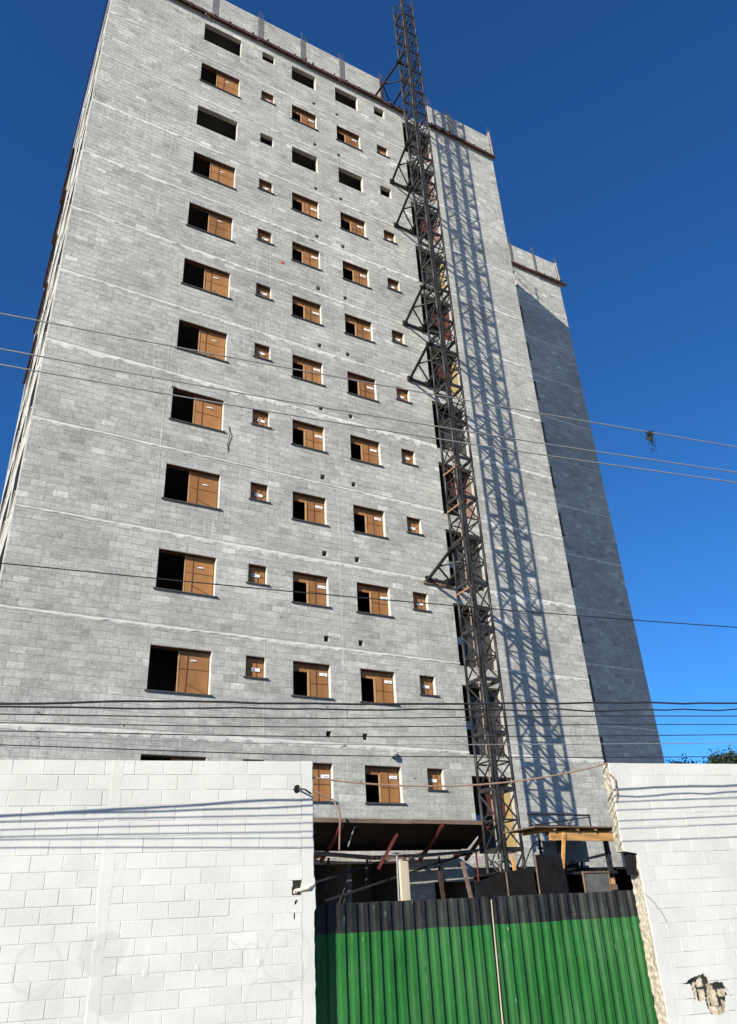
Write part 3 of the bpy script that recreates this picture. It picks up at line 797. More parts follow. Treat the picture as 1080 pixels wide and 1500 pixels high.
def sag(x): return -.16 * math.exp(-((x - 11.0) / 1.5) ** 2)
for row, yy in enumerate((18.72, 18.95, 19.2, 19.45)):
    pts = [(5.2 + i * .5, yy, 3.40 + sag(5.2 + i * .5) * (1 - row * .2) + .01 * row) for i in range(18)]
    mb = MB()
    for p, q_ in zip(pts[:-1], pts[1:]): mb.bar(p, q_, .21, .03)
    mb.build('deck_plank', 'old_wood' if row % 2 == 0 else 'dark_wood', can)
MB().bar((5.2, 18.62, 3.40), (9.3, 18.62, 3.38), .03, .09).build('fascia_plank', 'old_wood', can)
MB().bar((9.3, 18.61, 3.37), (11.0, 18.6, 3.25), .03, .08).build('fascia_plank', 'old_wood', can)
MB().bar((11.0, 18.61, 3.25), (13.85, 18.62, 3.41), .03, .08).build('fascia_plank', 'old_wood', can)
for x, dz_ in ((6.5, 0), (9.35, 0), (12.30, 0), (13.82, 0)):
    MB().bar((x, D - .55, zi - .24), (x - .06, yo - .10, zo - .04), .07, .09).build('arm', 'red_steel', can)
    MB().bar((x, D - .02, zi - .10), (x, yi - .1, zi - .10), .06, .08).build('bracket', 'red_steel', can)
MB().bar((10.50, 18.25, 2.98), (11.02, 18.1, 3.78), .06, .07).build('loose_arm', 'red_steel', can)
MB().tube([(9.25, 17.9, 3.4), (9.2, 17.7, 4.2), (9.05, 17.75, 4.5), (8.6, 17.8, 4.7)], .022, 6).build('conduit', 'cable_brown', can)
MB().tube([(9.65, 18.2, 3.5), (9.75, 18.0, 3.95)], .018, 6).build('loose_bar', 'galvanised', can)
for i in range(5):
    x = 8.6 + i * 1.15
    MB().bar((x, D - .05, 2.55), (x + .05, D - .1, 3.36), .05, .05).build('strut', 'tie_steel', can)
MB().bar((9.4, 19.0, 2.35), (14.2, 18.7, 3.5), .05, .05).build('diagonal_brace', 'tie_steel', can)
MB().bar((7.2, 19.2, 2.3), (11.2, 18.9, 3.25), .05, .05).build('diagonal_brace', 'tie_steel', can)

# ------------------------------------------------------------------ yard behind the gate
po = tag(MB().add([(8.87, 14.5, 0), (9.06, 14.5, 0), (9.06, 14.58, 0), (8.87, 14.58, 0), (8.865, 14.5, 2.90), (9.05, 14.5, 2.885), (9.05, 14.58, 2.885), (8.865, 14.58, 2.90)],
                  [(0, 3, 2, 1), (4, 5, 6, 7), (0, 1, 5, 4), (1, 2, 6, 5), (2, 3, 7, 6), (3, 0, 4, 7)]).build('timber_post', 'pale_timber'), 'pale upright timber post standing behind the green gate', 'post')
en = thing('site_hoarding', 'black painted plywood hoarding behind the gate below the mast', 'hoarding', (11.7, 14, 0))
for i, (xa, xb, za, zb) in enumerate(((10.36, 11.10, 2.45, 2.62), (11.11, 11.86, 2.62, 2.70), (11.87, 12.62, 2.93, 2.95), (12.63, 12.92, 2.95, 2.75))):
    yo_ = 14 + (.0 if i != 2 else -.08) + (.25 if i == 3 else 0)
    MB().add([(xa, yo_, 0), (xb, yo_, 0), (xb, yo_ + .02, 0), (xa, yo_ + .02, 0), (xa, yo_, za), (xb, yo_, zb), (xb, yo_ + .02, zb), (xa, yo_ + .02, za)],
             [(0, 3, 2, 1), (4, 5, 6, 7), (0, 1, 5, 4), (1, 2, 6, 5), (2, 3, 7, 6), (3, 0, 4, 7)]).build('plywood_panel', 'black_board', en)
    if i: MB().box(xa - .02, xa + .005, yo_ - .03, yo_ - .003, 0, min(za, zb)).build('batten', 'old_wood', en)
pl = thing('timber_platform', 'raised timber loading platform with an orange pine beam beside the mast', 'platform', (14.9, 16, 0))
MB().bar((13.77, 15.5, 3.48), (16.04, 15.5, 3.46), .06, .21).build('beam', 'pine', pl)
for i in range(6):
    MB().bar((13.25, 15.46 + i * .21, 3.665 + random.uniform(0, .008)), (16.15, 15.46 + i * .21, 3.67), .2, .03).build('deck_plank', 'old_wood', pl)
for x in (13.85, 14.6, 15.2, 15.85):
    MB().box(x, x + .07, 15.4, 16.6, 3.59, 3.648).build('joist', 'pine', pl)
MB().bar((14.22, 15.46, 3.55), (13.98, 15.44, 2.75), .09, .03, (0, 1, 0)).build('knee_brace', 'pine', pl)
MB().box(13.95, 14.05, 15.5, 15.6, 0, 3.0).build('leg', 'pine', pl)
MB().box(15.85, 15.95, 15.75, 15.85, 0, 3.58).build('leg', 'tie_steel', pl)
MB().box(14.35, 14.45, 15.85, 15.95, 0, 3.58).build('leg', 'tie_steel', pl)
MB().box(14.4, 15.9, 16.5, 16.53, 2.95, 3.45).build('side_board', 'concrete', pl)
MB().bar((14.3, 15.7, 2.85), (16.0, 15.8, 3.1), .05, .06).build('cross_bar', 'tie_steel', pl)
MB().bar((14.3, 15.7, 2.65), (16.0, 15.7, 2.65), .05, .06).build('cross_bar', 'tie_steel', pl)
for x in (13.6, 14.55, 15.62):
    MB().tube([(x, 15.95, 3.68), (x, 15.95, 4.03)], .022, 6).build('rail_post', 'tie_steel', pl)
for z in (4.02,):
    MB().tube([(13.55, 15.95, z), (15.65, 15.95, z)], .022, 6).build('hand_rail', 'tie_steel', pl)
MB().tube([(13.55, 15.95, 3.75), (15.62, 15.95, 3.98)], .016, 6).build('hand_rail', 'tie_steel', pl)
gp = thing('plywood_sheet', 'grey plywood sheet in a pale frame leaning behind the gate', 'plywood sheet', (14.1, 14.5, 0))
MB().box(13.73, 14.48, 14.5, 14.53, 0, 2.6).build('panel', 'grey_ply', gp)
for xa in (13.70, 14.48): MB().box(xa, xa + .03, 14.48, 14.53, 0, 2.62).build('frame_strip', 'old_wood', gp)
MB().box(13.73, 14.48, 14.48, 14.499, 2.58, 2.62).build('frame_strip', 'old_wood', gp)
for i, (px_, py_, h_) in enumerate(((9.75, 15.8, 3.1), (10.4, 17.2, 3.25), (12.15, 16.4, 3.2), (13.1, 16.6, 3.0))):
    t0 = thing('steel_prop', ('rusty steel prop nearest the pale timber post', 'rusty steel prop second from the pale timber post', 'rusty steel prop just left of the hoist mast', 'rusty steel prop in front of the hoist mast foot')[i], 'prop', (px_, py_, 0), 'steel props behind the gate')
    MB().tube([(px_, py_, 0), (px_ + .01, py_, 1.9)], .03, 8).build('outer_tube', 'red_steel', t0)
    MB().tube([(px_ + .01, py_, 1.9), (px_ + .03, py_, h_)], .022, 8).build('inner_tube', 'galvanised' if i % 2 else 'red_steel', t0)
    MB().box(px_ - .06, px_ + .12, py_ - .07, py_ + .09, h_, h_ + .012).build('head_plate', 'tie_steel', t0)
for (xa, ya, hh, le, mt, lb) in ((10.35, 15.0, 2.75, .12, 'formwork', 'dark red-brown plank leaning at the left end of the black hoarding'), (11.45, 15.2, 2.95, -.2, 'old_wood', 'grey-brown plank sticking up behind the middle of the black hoarding'), (12.75, 15.5, 3.1, .2, 'pine', 'orange pine plank sticking up at the right end of the black hoarding')):
    tag(MB().bar((xa, ya, 0), (xa + le, ya + .5, hh), .09, .03, (0, 1, 0)).build('leaning_plank', mt), lb, 'plank', 'planks leaning behind the hoarding')
for i, lb in enumerate(('black cable tangled left around the foot of the hoist mast', 'black cable looping right of the hoist mast foot under the platform')):
    xa = 13.0 + .95 * i
    pts = [(xa + .25 * math.sin(t * .9 + i), 16.55 + .1 * math.cos(t * 1.3), 2.2 + .16 * t + .15 * math.sin(t * 2 + i)) for t in [q * .5 for q in range(16)]]
    tag(MB().tube(pts, .018, 5).build('electric_cable', 'cable_black'), lb, 'cable', 'cables tangled at the mast foot')
# black panels added behind the platform to make the backdrop there dark
sh = thing('dark_backdrop', 'added black panels making the dark backdrop under the loading platform', 'backdrop', (15.6, 17.0, 0))
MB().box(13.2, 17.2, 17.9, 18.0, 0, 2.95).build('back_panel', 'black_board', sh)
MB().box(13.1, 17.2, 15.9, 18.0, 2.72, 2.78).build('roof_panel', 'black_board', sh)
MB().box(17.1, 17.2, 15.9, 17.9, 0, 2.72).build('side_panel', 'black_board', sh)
for i, (x, z, s_) in enumerate(((14.95, 2.42, .12), (15.02, 2.28, .1), (15.0, 2.12, .14))):
    tag(MB().box(x - s_, x + s_, 14.9, 15.1, z - .08 if i else z - .07, z + .06).build('timber_offcut', 'old_wood' if i else 'pine'), ('orange timber offcut on top of the pile right of the plywood sheet', 'narrow brown timber offcut in the middle of the pile by the plywood sheet', 'wide brown timber offcut low in the pile by the plywood sheet')[i], 'offcut', 'timber offcuts piled by the wall')
tag(MB().box(14.72, 15.3, 14.8, 15.2, 0, 2.04).build('timber_stack', 'dark_wood'), 'dark timber stack standing against the right wall behind the gate', 'timber stack')

# ------------------------------------------------------------------ white street walls
WH = 4.0; WT = 0.19; BLn = 0.393
def w2(u, dep, z): return tuple(WP(u, dep, z))
def wbox(mb, u0, u1, d0, d1, z0, z1):
    ps = [w2(u0, d0, z0), w2(u1, d0, z0), w2(u1, d1, z0), w2(u0, d1, z0), w2(u0, d0, z1), w2(u1, d0, z1), w2(u1, d1, z1), w2(u0, d1, z1)]
    return mb.add(ps, [(0, 3, 2, 1), (4, 5, 6, 7), (0, 1, 5, 4), (1, 2, 6, 5), (2, 3, 7, 6), (3, 0, 4, 7)])
CH = .004
def block_local(L_, H_, var):
    """chamfered block, slightly uneven; local frame x along, y depth, z up"""
    r = random.Random(var); j = lambda: r.uniform(-.0022, .0022)
    e = .0018
    b0 = [(e, CH + .004, e), (L_ - e, CH + .004, e), (L_ - e, CH + .004, H_ - e), (e, CH + .004, H_ - e)]
    b1 = [(e, .0022, e), (L_ - e, .0022, e), (L_ - e, .0022, H_ - e), (e, .0022, H_ - e)]
    g = .004
    b2 = [(e + g + j(), j(), e + g + j()), (L_ - e - g + j(), j(), e + g + j()), (L_ - e - g + j(), j(), H_ - e - g + j()), (e + g + j(), j(), H_ - e - g + j())]
    v = b0 + b1 + b2; f = [(8, 9, 10, 11), (3, 2, 1, 0)]
    for o_ in (0, 4):
        for k_ in range(4): f.append((o_ + k_, o_ + (k_ + 1) % 4, o_ + 4 + (k_ + 1) % 4, o_ + 4 + k_))
    return v, f
def dist_poly(u, z, poly):
    ins = False; n_ = len(poly)
    for i in range(n_):
        (x1, y1), (x2, y2) = poly[i], poly[(i + 1) % n_]
        if (y1 > z) != (y2 > z) and u < (x2 - x1) * (z - y1) / (y2 - y1) + x1: ins = not ins
    return ins
def cell_block(u0, u1, z0, z1, polys, parent):
    """a block with a piece knocked out of it, built from small cells"""
    res = .012; nu = max(2, round((u1 - u0) / res)); nz_ = max(2, round((z1 - z0) / res))
    keep = {}
    for i in range(nu):
        for j in range(nz_):
            uu = u0 + (i + .5) * (u1 - u0) / nu; zz = z0 + (j + .5) * (z1 - z0) / nz_
            keep[i, j] = not any(dist_poly(uu, zz, p) for p in polys)
    mb = MB(); cu = lambda i, j: (u0 + i * (u1 - u0) / nu + (.004 * nz(i * 1.7, j * 1.3, u0) if 0 < i < nu else 0), z0 + j * (z1 - z0) / nz_ + (.004 * nz(i * 1.1, j * 1.9, z0 + 3) if 0 < j < nz_ else 0))
    for (i, j), kp in keep.items():
        if not kp: continue
        c4 = [cu(i, j), cu(i + 1, j), cu(i + 1, j + 1), cu(i, j + 1)]
        mb.add([w2(a, 0, b) for a, b in c4], [(0, 1, 2, 3)])
        for (di, dj, p, q_) in ((-1, 0, 3, 0), (1, 0, 1, 2), (0, -1, 0, 1), (0, 1, 2, 3)):
            if not keep.get((i + di, j + dj), False):
                dd = .028 if (i + di, j + dj) in keep else .011
                mb.add([w2(*[c4[p][0], 0, c4[p][1]]), w2(c4[p][0], dd, c4[p][1]), w2(c4[q_][0], dd, c4[q_][1]), w2(c4[q_][0], 0, c4[q_][1])], [(0, 1, 2, 3)])
    return mb.build('broken_block', 'white_paint', parent) if mb.v else None

def white_wall(name, label, ua, ub, uparts, cat='wall', holes=(), far=None, phase=.208):
    root = thing(name, label, cat, tuple(WP((ua + ub) / 2, .1, 0)))
    # backing mortar with holes cut where the wall is broken through
    hb_ = [(min(p[0] for p in h) - .0, max(p[0] for p in h), min(p[1] for p in h), max(p[1] for p in h)) for h in holes]
    wall_with_holes(ua, ub, 0, WH - .004, hb_, WT - .009, lambda s_, dep, z: w2(s_, dep + .0045, z)).build('mortar_bed', 'white_paint', root)
    for h in hb_:      # hollow behind the hole
        mb = MB(); wbox(mb, h[0] - .02, h[1] + .02, WT + .001, WT + .02, h[2] - .02, h[3] + .02)
        mb.build('cavity_back', 'raw_block', root)
    protos = {}; restv = MB()
    for row in range(20):
        z0 = WH - .2 * (row + 1); 
        ph = phase + (BLn / 2 if row % 2 else 0)
        k0 = math.floor((ua - ph) / BLn)
        while ph + k0 * BLn < ub:
            u0 = max(ph + k0 * BLn, ua) + .003; u1 = min(ph + (k0 + 1) * BLn, ub) - .003
            k0 += 1
            if u1 - u0 < .03: continue
            hz_ = .194
            inv = uparts[0] < (u0 + u1) / 2 < uparts[1]
            hit = [h for h, bb in zip(holes, hb_) if bb[0] < u1 and bb[1] > u0 and bb[2] < z0 + .197 and bb[3] > z0 + .003]
            if hit:
                cell_block(u0, u1, z0 + .003, z0 + .197, hit, root); continue
            key = (round(u1 - u0, 2), random.randrange(4))
            if inv:
                org = WP(u0, random.uniform(-.0015, .0015), z0 + .003)
                if key not in protos:
                    v, f = block_local(u1 - u0, hz_, hash(key) % 1000)
                    ob = mesh_obj('block', [(x + org.x, y + org.y, z + org.z) for x, y, z in v], f, 'white_paint', root, origin=tuple(org))
                    ob.rotation_euler = (0, 0, -A); protos[key] = ob
                else: inst(protos[key], 'block', tuple(org), root, -A)
            else:
                v, f = block_local(u1 - u0, hz_, 3)
                restv.add([w2(u0 + x, y, z0 + .003 + z) for x, y, z in v], f)
    if restv.v: restv.build('block_courses', 'white_paint', root, kind='stuff')
    return root

holeL = [[(2.44, 2.40), (2.575, 2.41), (2.575, 2.22), (2.43, 2.21)],
         [(2.47, 3.65), (2.53, 3.67), (2.565, 3.62), (2.55, 3.56), (2.49, 3.54), (2.455, 3.59)],
         [(2.475, 2.15), (2.515, 2.16), (2.505, 2.11), (2.47, 2.10)],
         [(2.45, 1.98), (2.475, 2.0), (2.48, 1.93), (2.455, 1.92)]]
wl = white_wall('street_wall', 'long white painted block wall left of the green gate', -12, 2.58, (-3.2, 2.6), holes=holeL)
def column_loft(name, parent, ufun, mat, u_in, step=.05, th=WT, sgn=1, front=-.003):
    """vertical edge strip with a ragged free edge"""
    mb = MB(); zs = [i * step for i in range(int(WH / step) + 1)]; secs = []
    for z in zs:
        ue = ufun(z); secs.append([w2(u_in, front, z), w2(ue - sgn * .012, front, z), w2(ue, .012, z), w2(ue + sgn * .008 * nz(z * 8, 3.3), th * .5, z), w2(ue - sgn * .004, th, z), w2(u_in, th, z)])
    n_ = 6; v = [p for s_ in secs for p in s_]; f = []
    for i in range(len(secs) - 1):
        for k_ in range(n_): f.append((i * n_ + k_, i * n_ + (k_ + 1) % n_, (i + 1) * n_ + (k_ + 1) % n_, (i + 1) * n_ + k_))
    f += [tuple(range(n_ - 1, -1, -1)), tuple((len(secs) - 1) * n_ + k_ for k_ in range(n_))]
    mb.add(v, f); return mb.build(name, mat, parent)
column_loft('end_column', wl, lambda z: 2.752 + .014 * nz(z * 3.1, 1.1) + .010 * nz(z * 11, 2.1) + (.02 if 2.0 < z < 2.45 else 0), 'white_paint', 2.582)
# plaster over the tie column in the wall
def plaster_strip(parent, uc, w_, seed):
    mb = MB(); zs = [i * .05 for i in range(81)]; v = []; f = []
    for z in zs:
        zz = min(z, WH - .002)
        l_ = uc - w_ / 2 + .03 * nz(zz * 2.2, seed) + .012 * nz(zz * 9, seed); r_ = uc + w_ / 2 + .03 * nz(zz * 2.0, seed + 5) + .012 * nz(zz * 8, seed + 5)
        v += [w2(l_, .003, zz), w2(l_ + .03, -.0022 + .001 * nz(zz * 5, seed), zz), w2(r_ - .03, -.0022 + .001 * nz(zz * 5, seed + 2), zz), w2(r_, .003, zz)]
    for i in range(80):
        for k_ in range(3): f.append((i * 4 + k_, i * 4 + k_ + 1, (i + 1) * 4 + k_ + 1, (i + 1) * 4 + k_))
    mb.add(v, f); mb.build('plaster_strip', 'white_paint', parent)
plaster_strip(wl, -.02, .19, 1.5); plaster_strip(wl, -3.0, .19, 4.5)
# plaster dabs
for (uc, zc, r_) in ((2.40, 1.08, .06), (-.05, 1.72, .07), (2.0, 1.45, .05), (1.2, 1.43, .04), (.55, 1.4, .05), (1.6, 1.5, .04)):
    mb = MB(); ring = []
    for k_ in range(12):
        a_ = 2 * math.pi * k_ / 12; rr = r_ * (1 + .5 * nz(k_ * 1.3, uc * 7))
        ring.append(w2(uc + rr * .8 * math.cos(a_), -.001, zc + rr * math.sin(a_)))
    mb.add(ring + [w2(uc - .01, -.006, zc + .01)], [(k_, (k_ + 1) % 12, 12) for k_ in range(12)]); mb.build('plaster_dab', 'white_paint', wl)
# conduit stubs in the left holes
MB().tube([w2(2.52, .05, 3.61), w2(2.53, -.05, 3.60), w2(2.60, -.12, 3.58), w2(2.70, -.10, 3.52)], .014, 6).build('conduit_stub', 'cable_black', wl)
MB().tube([w2(2.47, .06, 2.27), w2(2.55, -.01, 2.28), w2(2.66, -.03, 2.30), w2(2.74, .0, 2.34)], .022, 8).build('conduit_stub', 'pvc', wl)
MB().tube([w2(2.45, .08, 2.24), w2(2.49, .02, 2.26)], .03, 8).build('conduit_stub', 'pvc', wl)

holeR = [[(8.40, .78), (8.45, .80), (8.54, .85), (8.66, .88), (8.74, .885), (8.80, .915), (8.84, .87), (8.87, .83), (8.88, .77), (9.0, .785), (9.12, .77), (9.18, .67), (9.23, .58), (9.13, .60), (9.10, .50), (9.06, .385), (8.94, .36), (8.79, .375), (8.75, .47), (8.73, .56), (8.65, .545), (8.56, .58), (8.55, .70), (8.53, .79)]]
wr = white_wall('street_wall', 'white painted block wall right of the green gate with a broken hole', 8.20, 20, (8.2, 12.2), holes=holeR, phase=8.31)
def ule(z):
    base = 7.80 + .03 * (z - 2.6) / 1.4 if z > 2.62 else 8.04 - .02 * (2.6 - z) / 2.6
    return base + .012 * nz(z * 4, 9.1) + .008 * nz(z * 13, 8.1)
mb = MB(); v = []; f = []; N_ = 101
for i in range(N_):
    z = min(i * .04, WH - .001); u = ule(z); v += [w2(8.199, -.003, z), w2(u + .012, -.003, z), w2(u, .008, z), w2(8.199, .03, z)]
for i in range(N_ - 1):
    for k_ in range(3): f.append((i * 4 + k_, (i + 1) * 4 + k_, (i + 1) * 4 + k_ + 1, i * 4 + k_ + 1))
f.append(tuple((N_ - 1) * 4 + k_ for k_ in range(4)))
mb.add(v, f); mb.build('end_column', 'white_paint', wr)
# rough broken jamb of bare concrete
mb = MB(); v = []; f = []; nd = 9
for i in range(N_):
    z = min(i * .04, WH - .002); u = ule(z)
    for k_ in range(nd):
        dp = .006 + (WT + .02 - .006) * k_ / (nd - 1)
        lump = (.02 * nz(z * 9, dp * 30, 1.2) + .012 * nz(z * 22, dp * 60, 4.2)) * (1 if 0 < k_ else .2)
        v.append(w2(u + .004 + lump - (.045 * (k_ / (nd - 1)) if z < 2.6 else -.0), dp, z))
for i in range(N_ - 1):
    for k_ in range(nd - 1): f.append((i * nd + k_, (i + 1) * nd + k_, (i + 1) * nd + k_ + 1, i * nd + k_ + 1))
mb.add(v, f); mb.build('broken_jamb', 'raw_block', wr)
wbox(MB(), 8.06, 8.199, .031, WT + .02, 0, WH - .005).build('jamb_core', 'raw_block', wr)
wbox(MB(), 7.86, 8.06, .031, WT + .02, 2.64, WH - .005).build('jamb_core', 'raw_block', wr)
# broken cell webs inside the hole
def lump_box(u0, u1, d0, d1, z0, z1, seed, parent):
    nu, nz_ = 7, 12; mb = MB(); v = []; f = []
    for j in range(nz_ + 1):
        for i in range(nu + 1):
            uu = u0 + (u1 - u0) * i / nu; zz = z0 + (z1 - z0) * j / nz_
            edge = (1 - abs(2 * i / nu - 1) ** 3)
            dd = d1 + (d0 - d1) * edge + .016 * nz(uu * 22, zz * 22, seed) + .008 * nz(uu * 55, zz * 55, seed)
            v.append(w2(uu + .012 * nz(zz * 18, seed, i), dd, zz + .015 * nz(uu * 18, seed, j)))
    for j in range(nz_):
        for i in range(nu): f.append((j * (nu + 1) + i, j * (nu + 1) + i + 1, (j + 1) * (nu + 1) + i + 1, (j + 1) * (nu + 1) + i))
    mb.add(v, f); mb.build('broken_web', 'raw_block', parent)
lump_box(8.56, 8.66, .02, .15, .55, .76, 1, wr); lump_box(8.70, 8.80, .02, .15, .36, .70, 2, wr); lump_box(8.90, 9.00, .02, .15, .48, .68, 3, wr); lump_box(8.69, 8.82, .035, .14, .73, .87, 4, wr)
lump_box(8.84, 9.07, .015, .09, .36, .47, 6, wr); lump_box(9.09, 9.16, .03, .14, .585, .68, 5, wr); lump_box(8.62, 8.67, .05, .15, .70, .80, 7, wr); lump_box(8.80, 8.88, .06, .16, .36, .60, 8, wr)
MB().tube([w2(8.04, -.006, 2.02), w2(8.13, -.012, 1.94), w2(8.26, -.012, 1.78), w2(8.34, -.006, 1.62)], .006, 5).build('loose_wire', 'cable_grey', wr)
MB().tube([w2(7.80, -.02, 3.82), w2(7.86, -.05, 3.75), w2(7.87, -.03, 3.5), w2(7.83, .05, 3.2), w2(7.9, .06, 3.0)], .012, 5).build('loose_cable', 'cable_brown', wr)
wbox(MB(), 7.90, 8.04, .04, .16, 2.30, 2.62).build('notch_shade_block', 'black_board', wr)  # black box standing in for the shadow in the jamb notch

# ------------------------------------------------------------------ corrugated gate
gate = thing('corrugated_gate', 'double corrugated metal gate painted green with a black top band', 'gate', tuple(WP(5.4, .3, 0)))
PITCH = .174
def leaf(ua, ub, d_off, ztop, lean, seed):
    prof = [(0, 0), (.050, 0), (.061, .038), (.128, .038), (.158, 0)]      # crest, flank, valley, flank
    # leaf in sheets of five ribs each
    u = ua; first = None
    while u < ub - .02:
        ue = min(u + PITCH * 5, ub); us = []
        k_ = 0
        while True:
            done = False
            for (pu, pd) in prof:
                uu = u + k_ * PITCH + pu
                if uu > ue: done = True; break
                us.append((uu, pd))
            if done: break
            k_ += 1
        if us[-1][0] < ue: us.append((ue, us[-1][1]))
        sheet_off = random.uniform(-.006, .006); dzt = random.uniform(-.012, .008)
        mb = MB(); v = []; f = []; zs = [.06 + (ztop + dzt - .06) * j / 12 for j in range(13)]
        for z in zs:
            for (uu, pd) in us:
                wob = .020 * nz(uu * 1.6, z * .9, seed) + .010 * nz(uu * 5, z * 3, seed) + sheet_off
                zt = z + (.012 * nz(uu * 3.3, seed) if z == zs[-1] else 0)
                v.append(w2(uu + lean * (ztop - z), .30 + d_off + pd + wob, zt))
        n_ = len(us)
        for j in range(12):
            for i in range(n_ - 1): f.append((j * n_ + i, j * n_ + i + 1, (j + 1) * n_ + i + 1, (j + 1) * n_ + i))
        mb.add(v, f); sh_ = mb.build('metal_sheet', 'gate_paint', gate)
        sm = sh_.modifiers.new('thickness', 'SOLIDIFY'); sm.thickness = .0015
        u = ue
leaf(2.68, 5.50, .0, 2.10, 0, 1.0)
leaf(5.56, 8.10, -.012, 2.09, -.006, 4.0)
for z in (.3, 1.2, 1.95):
    wbox(MB(), 2.68, 5.50, .36, .40, z, z + .04).build('frame_bar', 'tie_steel', gate); wbox(MB(), 5.56, 8.06, .36, .40, z, z + .04).build('frame_bar', 'tie_steel', gate)
for u in (5.46, 5.57): wbox(MB(), u, u + .035, .352, .359, .06, 2.07).build('frame_bar', 'tie_steel', gate)
m2 = MB(); m2.add([w2(5.535, .285, 2.05), w2(5.55, .285, 2.05), w2(5.515, .285, .06), w2(5.49, .285, .06)], [(0, 1, 2, 3)]); m2.build('edge_strip', 'pale_timber', gate)

# ------------------------------------------------------------------ overhead cables
def cable(pts, r, mat, label, group=None, name='overhead_cable', wig=0.0):
    (u0, z0), (u1, z1) = pts[0], pts[-1]
    s0 = (pts[1][1] - pts[0][1]) / (pts[1][0] - pts[0][0]); s1 = (pts[-1][1] - pts[-2][1]) / (pts[-1][0] - pts[-2][0])
    full_ = [(u0 - 14, z0 - 14 * s0 * .6 + .25)] + [(u0 - 6, z0 - 6 * s0)] + list(pts) + [(u1 + 6, z1 + 6 * s1)] + [(u1 + 16, z1 + 16 * s1 * .8 + .2)]
    P = []
    for i in range(len(full_) - 1):
        for k_ in range(8):
            t_ = k_ / 8; p0 = full_[max(i - 1, 0)]; p1 = full_[i]; p2 = full_[i + 1]; p3 = full_[min(i + 2, len(full_) - 1)]
            zc = p1[1] + (p2[1] - p1[1]) * t_
            m1 = (p2[1] - p0[1]) / (p2[0] - p0[0]); m2_ = (p3[1] - p1[1]) / (p3[0] - p1[0]); h = p2[0] - p1[0]
            zc = (2 * t_ ** 3 - 3 * t_ ** 2 + 1) * p1[1] + (t_ ** 3 - 2 * t_ ** 2 + t_) * h * m1 + (-2 * t_ ** 3 + 3 * t_ ** 2) * p2[1] + (t_ ** 3 - t_ ** 2) * h * m2_
            uu = p1[0] + h * t_
            P.append(w2(uu, -1.4 + wig * nz(uu * 1.3, r * 900), zc + wig * nz(uu * 1.7, r * 500 + 3)))
    P.append(w2(full_[-1][0], -1.4, full_[-1][1]))
    o = MB().tube(P, r, 6).build(name, mat, smooth=True); tag(o, label, 'cable', group); return o
G = 'overhead cables along the street'
cable([(-2.438, 10.406), (1.823, 10.193), (6.39, 10.019), (11.227, 9.882)], .011, 'cable_grey', 'topmost pale overhead wire, the one holding the dried plant', G)
cable([(-2.328, 9.727), (1.831, 9.50), (6.285, 9.344), (11.023, 9.265)], .011, 'cable_grey', 'second pale overhead wire from the top, crossing the facade', G)
cable([(-2.281, 9.437), (1.833, 9.232), (6.246, 9.092), (10.942, 9.023)], .011, 'cable_grey', 'third pale overhead wire from the top, crossing the facade', G)
cable([(-1.762, 6.239), (2.469, 6.108), (7.507, 6.027), (9.945, 6.013)], .008, 'cable_black', 'lone thin dark wire at mid height across the lower facade', G)
cable([(-1.462, 4.392), (0.522, 4.48), (2.445, 4.495), (6.707, 4.623), (9.508, 4.693)], .0145, 'cable_black', 'thickest black cable, topmost of the low bundle', G, wig=.02)
cable([(-1.456, 4.355), (2.444, 4.421), (6.683, 4.509), (9.473, 4.587)], .0115, 'cable_black', 'black cable just under the thickest one in the low bundle', G, wig=.03)
cable([(-1.442, 4.269), (2.442, 4.30), (6.665, 4.421), (9.438, 4.482)], .008, 'cable_black', 'thin black cable third from the top of the low bundle', G)
cable([(-1.424, 4.165), (2.44, 4.184), (6.639, 4.293), (9.394, 4.35)], .007, 'cable_black', 'thin black cable fourth from the top of the low bundle', G)
cable([(-1.408, 4.069), (2.438, 4.059), (6.601, 4.127), (9.334, 4.187)], .007, 'cable_black', 'thin black cable third from the bottom of the low bundle', G)
cable([(-1.402, 4.015), (2.437, 3.96), (6.58, 4.008), (9.298, 4.06)], .006, 'cable_grey', 'thin grey cable second from the bottom of the low bundle', G)
cable([(-1.384, 3.907), (2.435, 3.819), (6.54, 3.816), (9.229, 3.85)], .007, 'cable_black', 'lowest thin black cable just above the white wall', G)
# brown cable slung across the gateway between the two wall ends
pts = []
for i in range(25):
    t_ = i / 24; u = 2.72 + (7.84 - 2.72) * t_; z = 3.78 + (4.0 - 3.78) * t_ - .55 * (1 - (2 * t_ - 1) ** 2) * .42
    pts.append(w2(u, .06, z))
tag(MB().tube(pts, .014, 6).build('slung_cable', 'cable_brown'), 'brown cable slung across the gateway between the two white walls', 'cable')
# dried plant caught on the wire
mb = MB(); rp = random.Random(5)
for i in range(90):
    a_ = Vector(WP(9.18 + rp.gauss(0, .035), -1.4 + rp.gauss(0, .03), 9.96 - abs(rp.gauss(0, .20))))
    d_ = Vector((rp.uniform(-1, 1), rp.uniform(-1, 1), rp.uniform(-1.6, .6))).normalized(); L_ = rp.uniform(.06, .16)
    s_ = d_.cross(Vector((rp.uniform(-1, 1), rp.uniform(-1, 1), rp.uniform(-1, 1)))).normalized() * .014
    mb.add([a_ - s_, a_ + s_, a_ + d_ * L_], [(0, 1, 2)])
tag(mb.build('air_plant', 'dry_leaf'), 'small dried tuft of plant hanging from the topmost wire', 'plant')

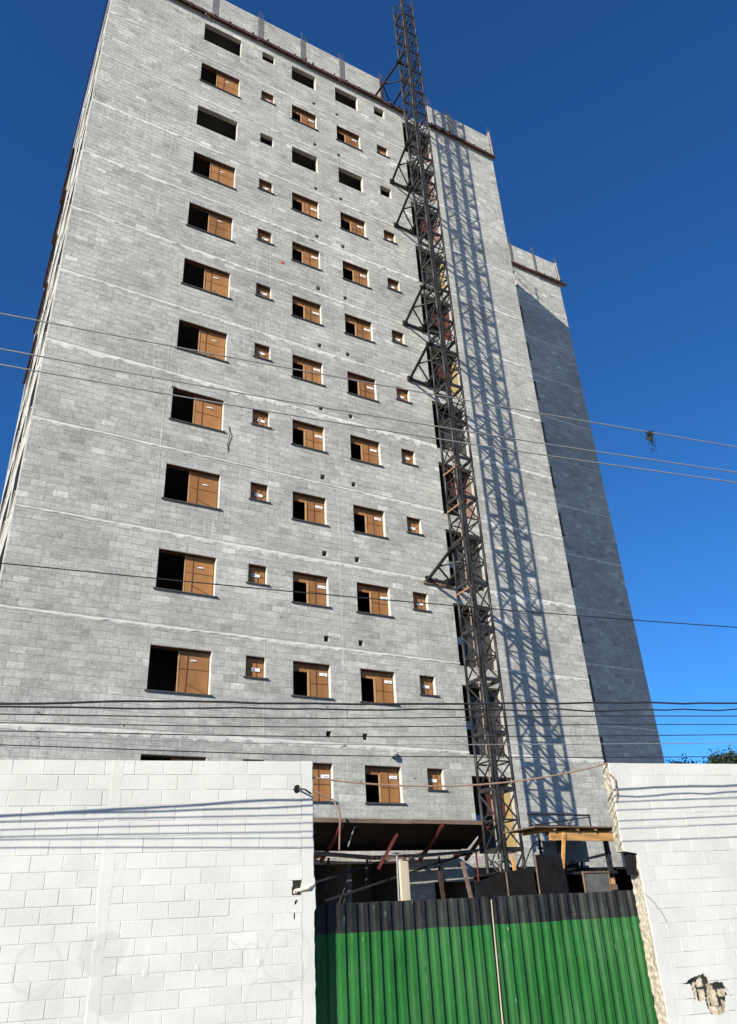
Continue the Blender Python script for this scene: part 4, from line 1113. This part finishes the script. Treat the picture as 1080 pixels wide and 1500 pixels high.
# ------------------------------------------------------------------ trees beyond the right wall
def tree(name, label, x, y, h, r, seed, ncl=70, per=34, squash=.8):
    rr = random.Random(seed); root = thing(name, label, 'tree', (x, y, 0), 'trees beyond the right wall')
    tr = MB(); top = h - r * 1.1
    tr.tube([(x, y, 0), (x + .1, y, top * .5), (x - .05, y + .1, top), (x, y, h - .5 * r)], [.22, .18, .13, .05], 8)
    tips = []
    for k_ in range(9):
        a_ = k_ * 2.4; q_ = Vector((x + math.cos(a_) * r * .7, y + math.sin(a_) * r * .7, h - r + rr.uniform(-.4, .7) * r))
        tr.tube([(x, y, top * .8 + .1 * k_), ((x + q_.x) / 2, (y + q_.y) / 2, (top + q_.z) / 2 + .2), q_], [.08, .05, .02], 5)
    tr.build('trunk', 'bark', root)
    lf = MB()
    for c_ in range(ncl):
        d_ = Vector((rr.gauss(0, 1), rr.gauss(0, 1), rr.gauss(0, 1))).normalized() * (r * rr.uniform(.35, 1.0) ** .6)
        c0 = Vector((x, y, h - r * squash)) + Vector((d_.x, d_.y, d_.z * squash)); cr = rr.uniform(.22, .5)
        for i in range(per):
            p = c0 + Vector((rr.gauss(0, cr * .5), rr.gauss(0, cr * .5), rr.gauss(0, cr * .45)))
            a_ = Vector((rr.uniform(-1, 1), rr.uniform(-1, 1), rr.uniform(-.6, .8))).normalized(); b_ = a_.cross(Vector((rr.uniform(-1, 1), rr.uniform(-1, 1), rr.uniform(-1, 1)))).normalized()
            L_ = rr.uniform(.10, .2); W_ = L_ * .32
            lf.add([p, p + a_ * L_ * .5 + b_ * W_, p + a_ * L_, p + a_ * L_ * .5 - b_ * W_], [(0, 1, 2, 3)])
    lf.build('crown', 'leaf', root)
tree('tree', 'leafy green tree top at the right edge beyond the white wall', 41.0, 30.0, 9.5, 1.5, 3, 200, 60)
tree('tree', 'low sparse tree top left of the taller one beyond the wall', 36.3, 29.5, 8.75, .8, 8, 30, 40)
tree('tree', 'pale round tree top at the far right edge beyond the wall', 43.6, 31.5, 9.2, 1.7, 12, 110, 50)
scn.render.resolution_x = 737; scn.render.resolution_y = 1024
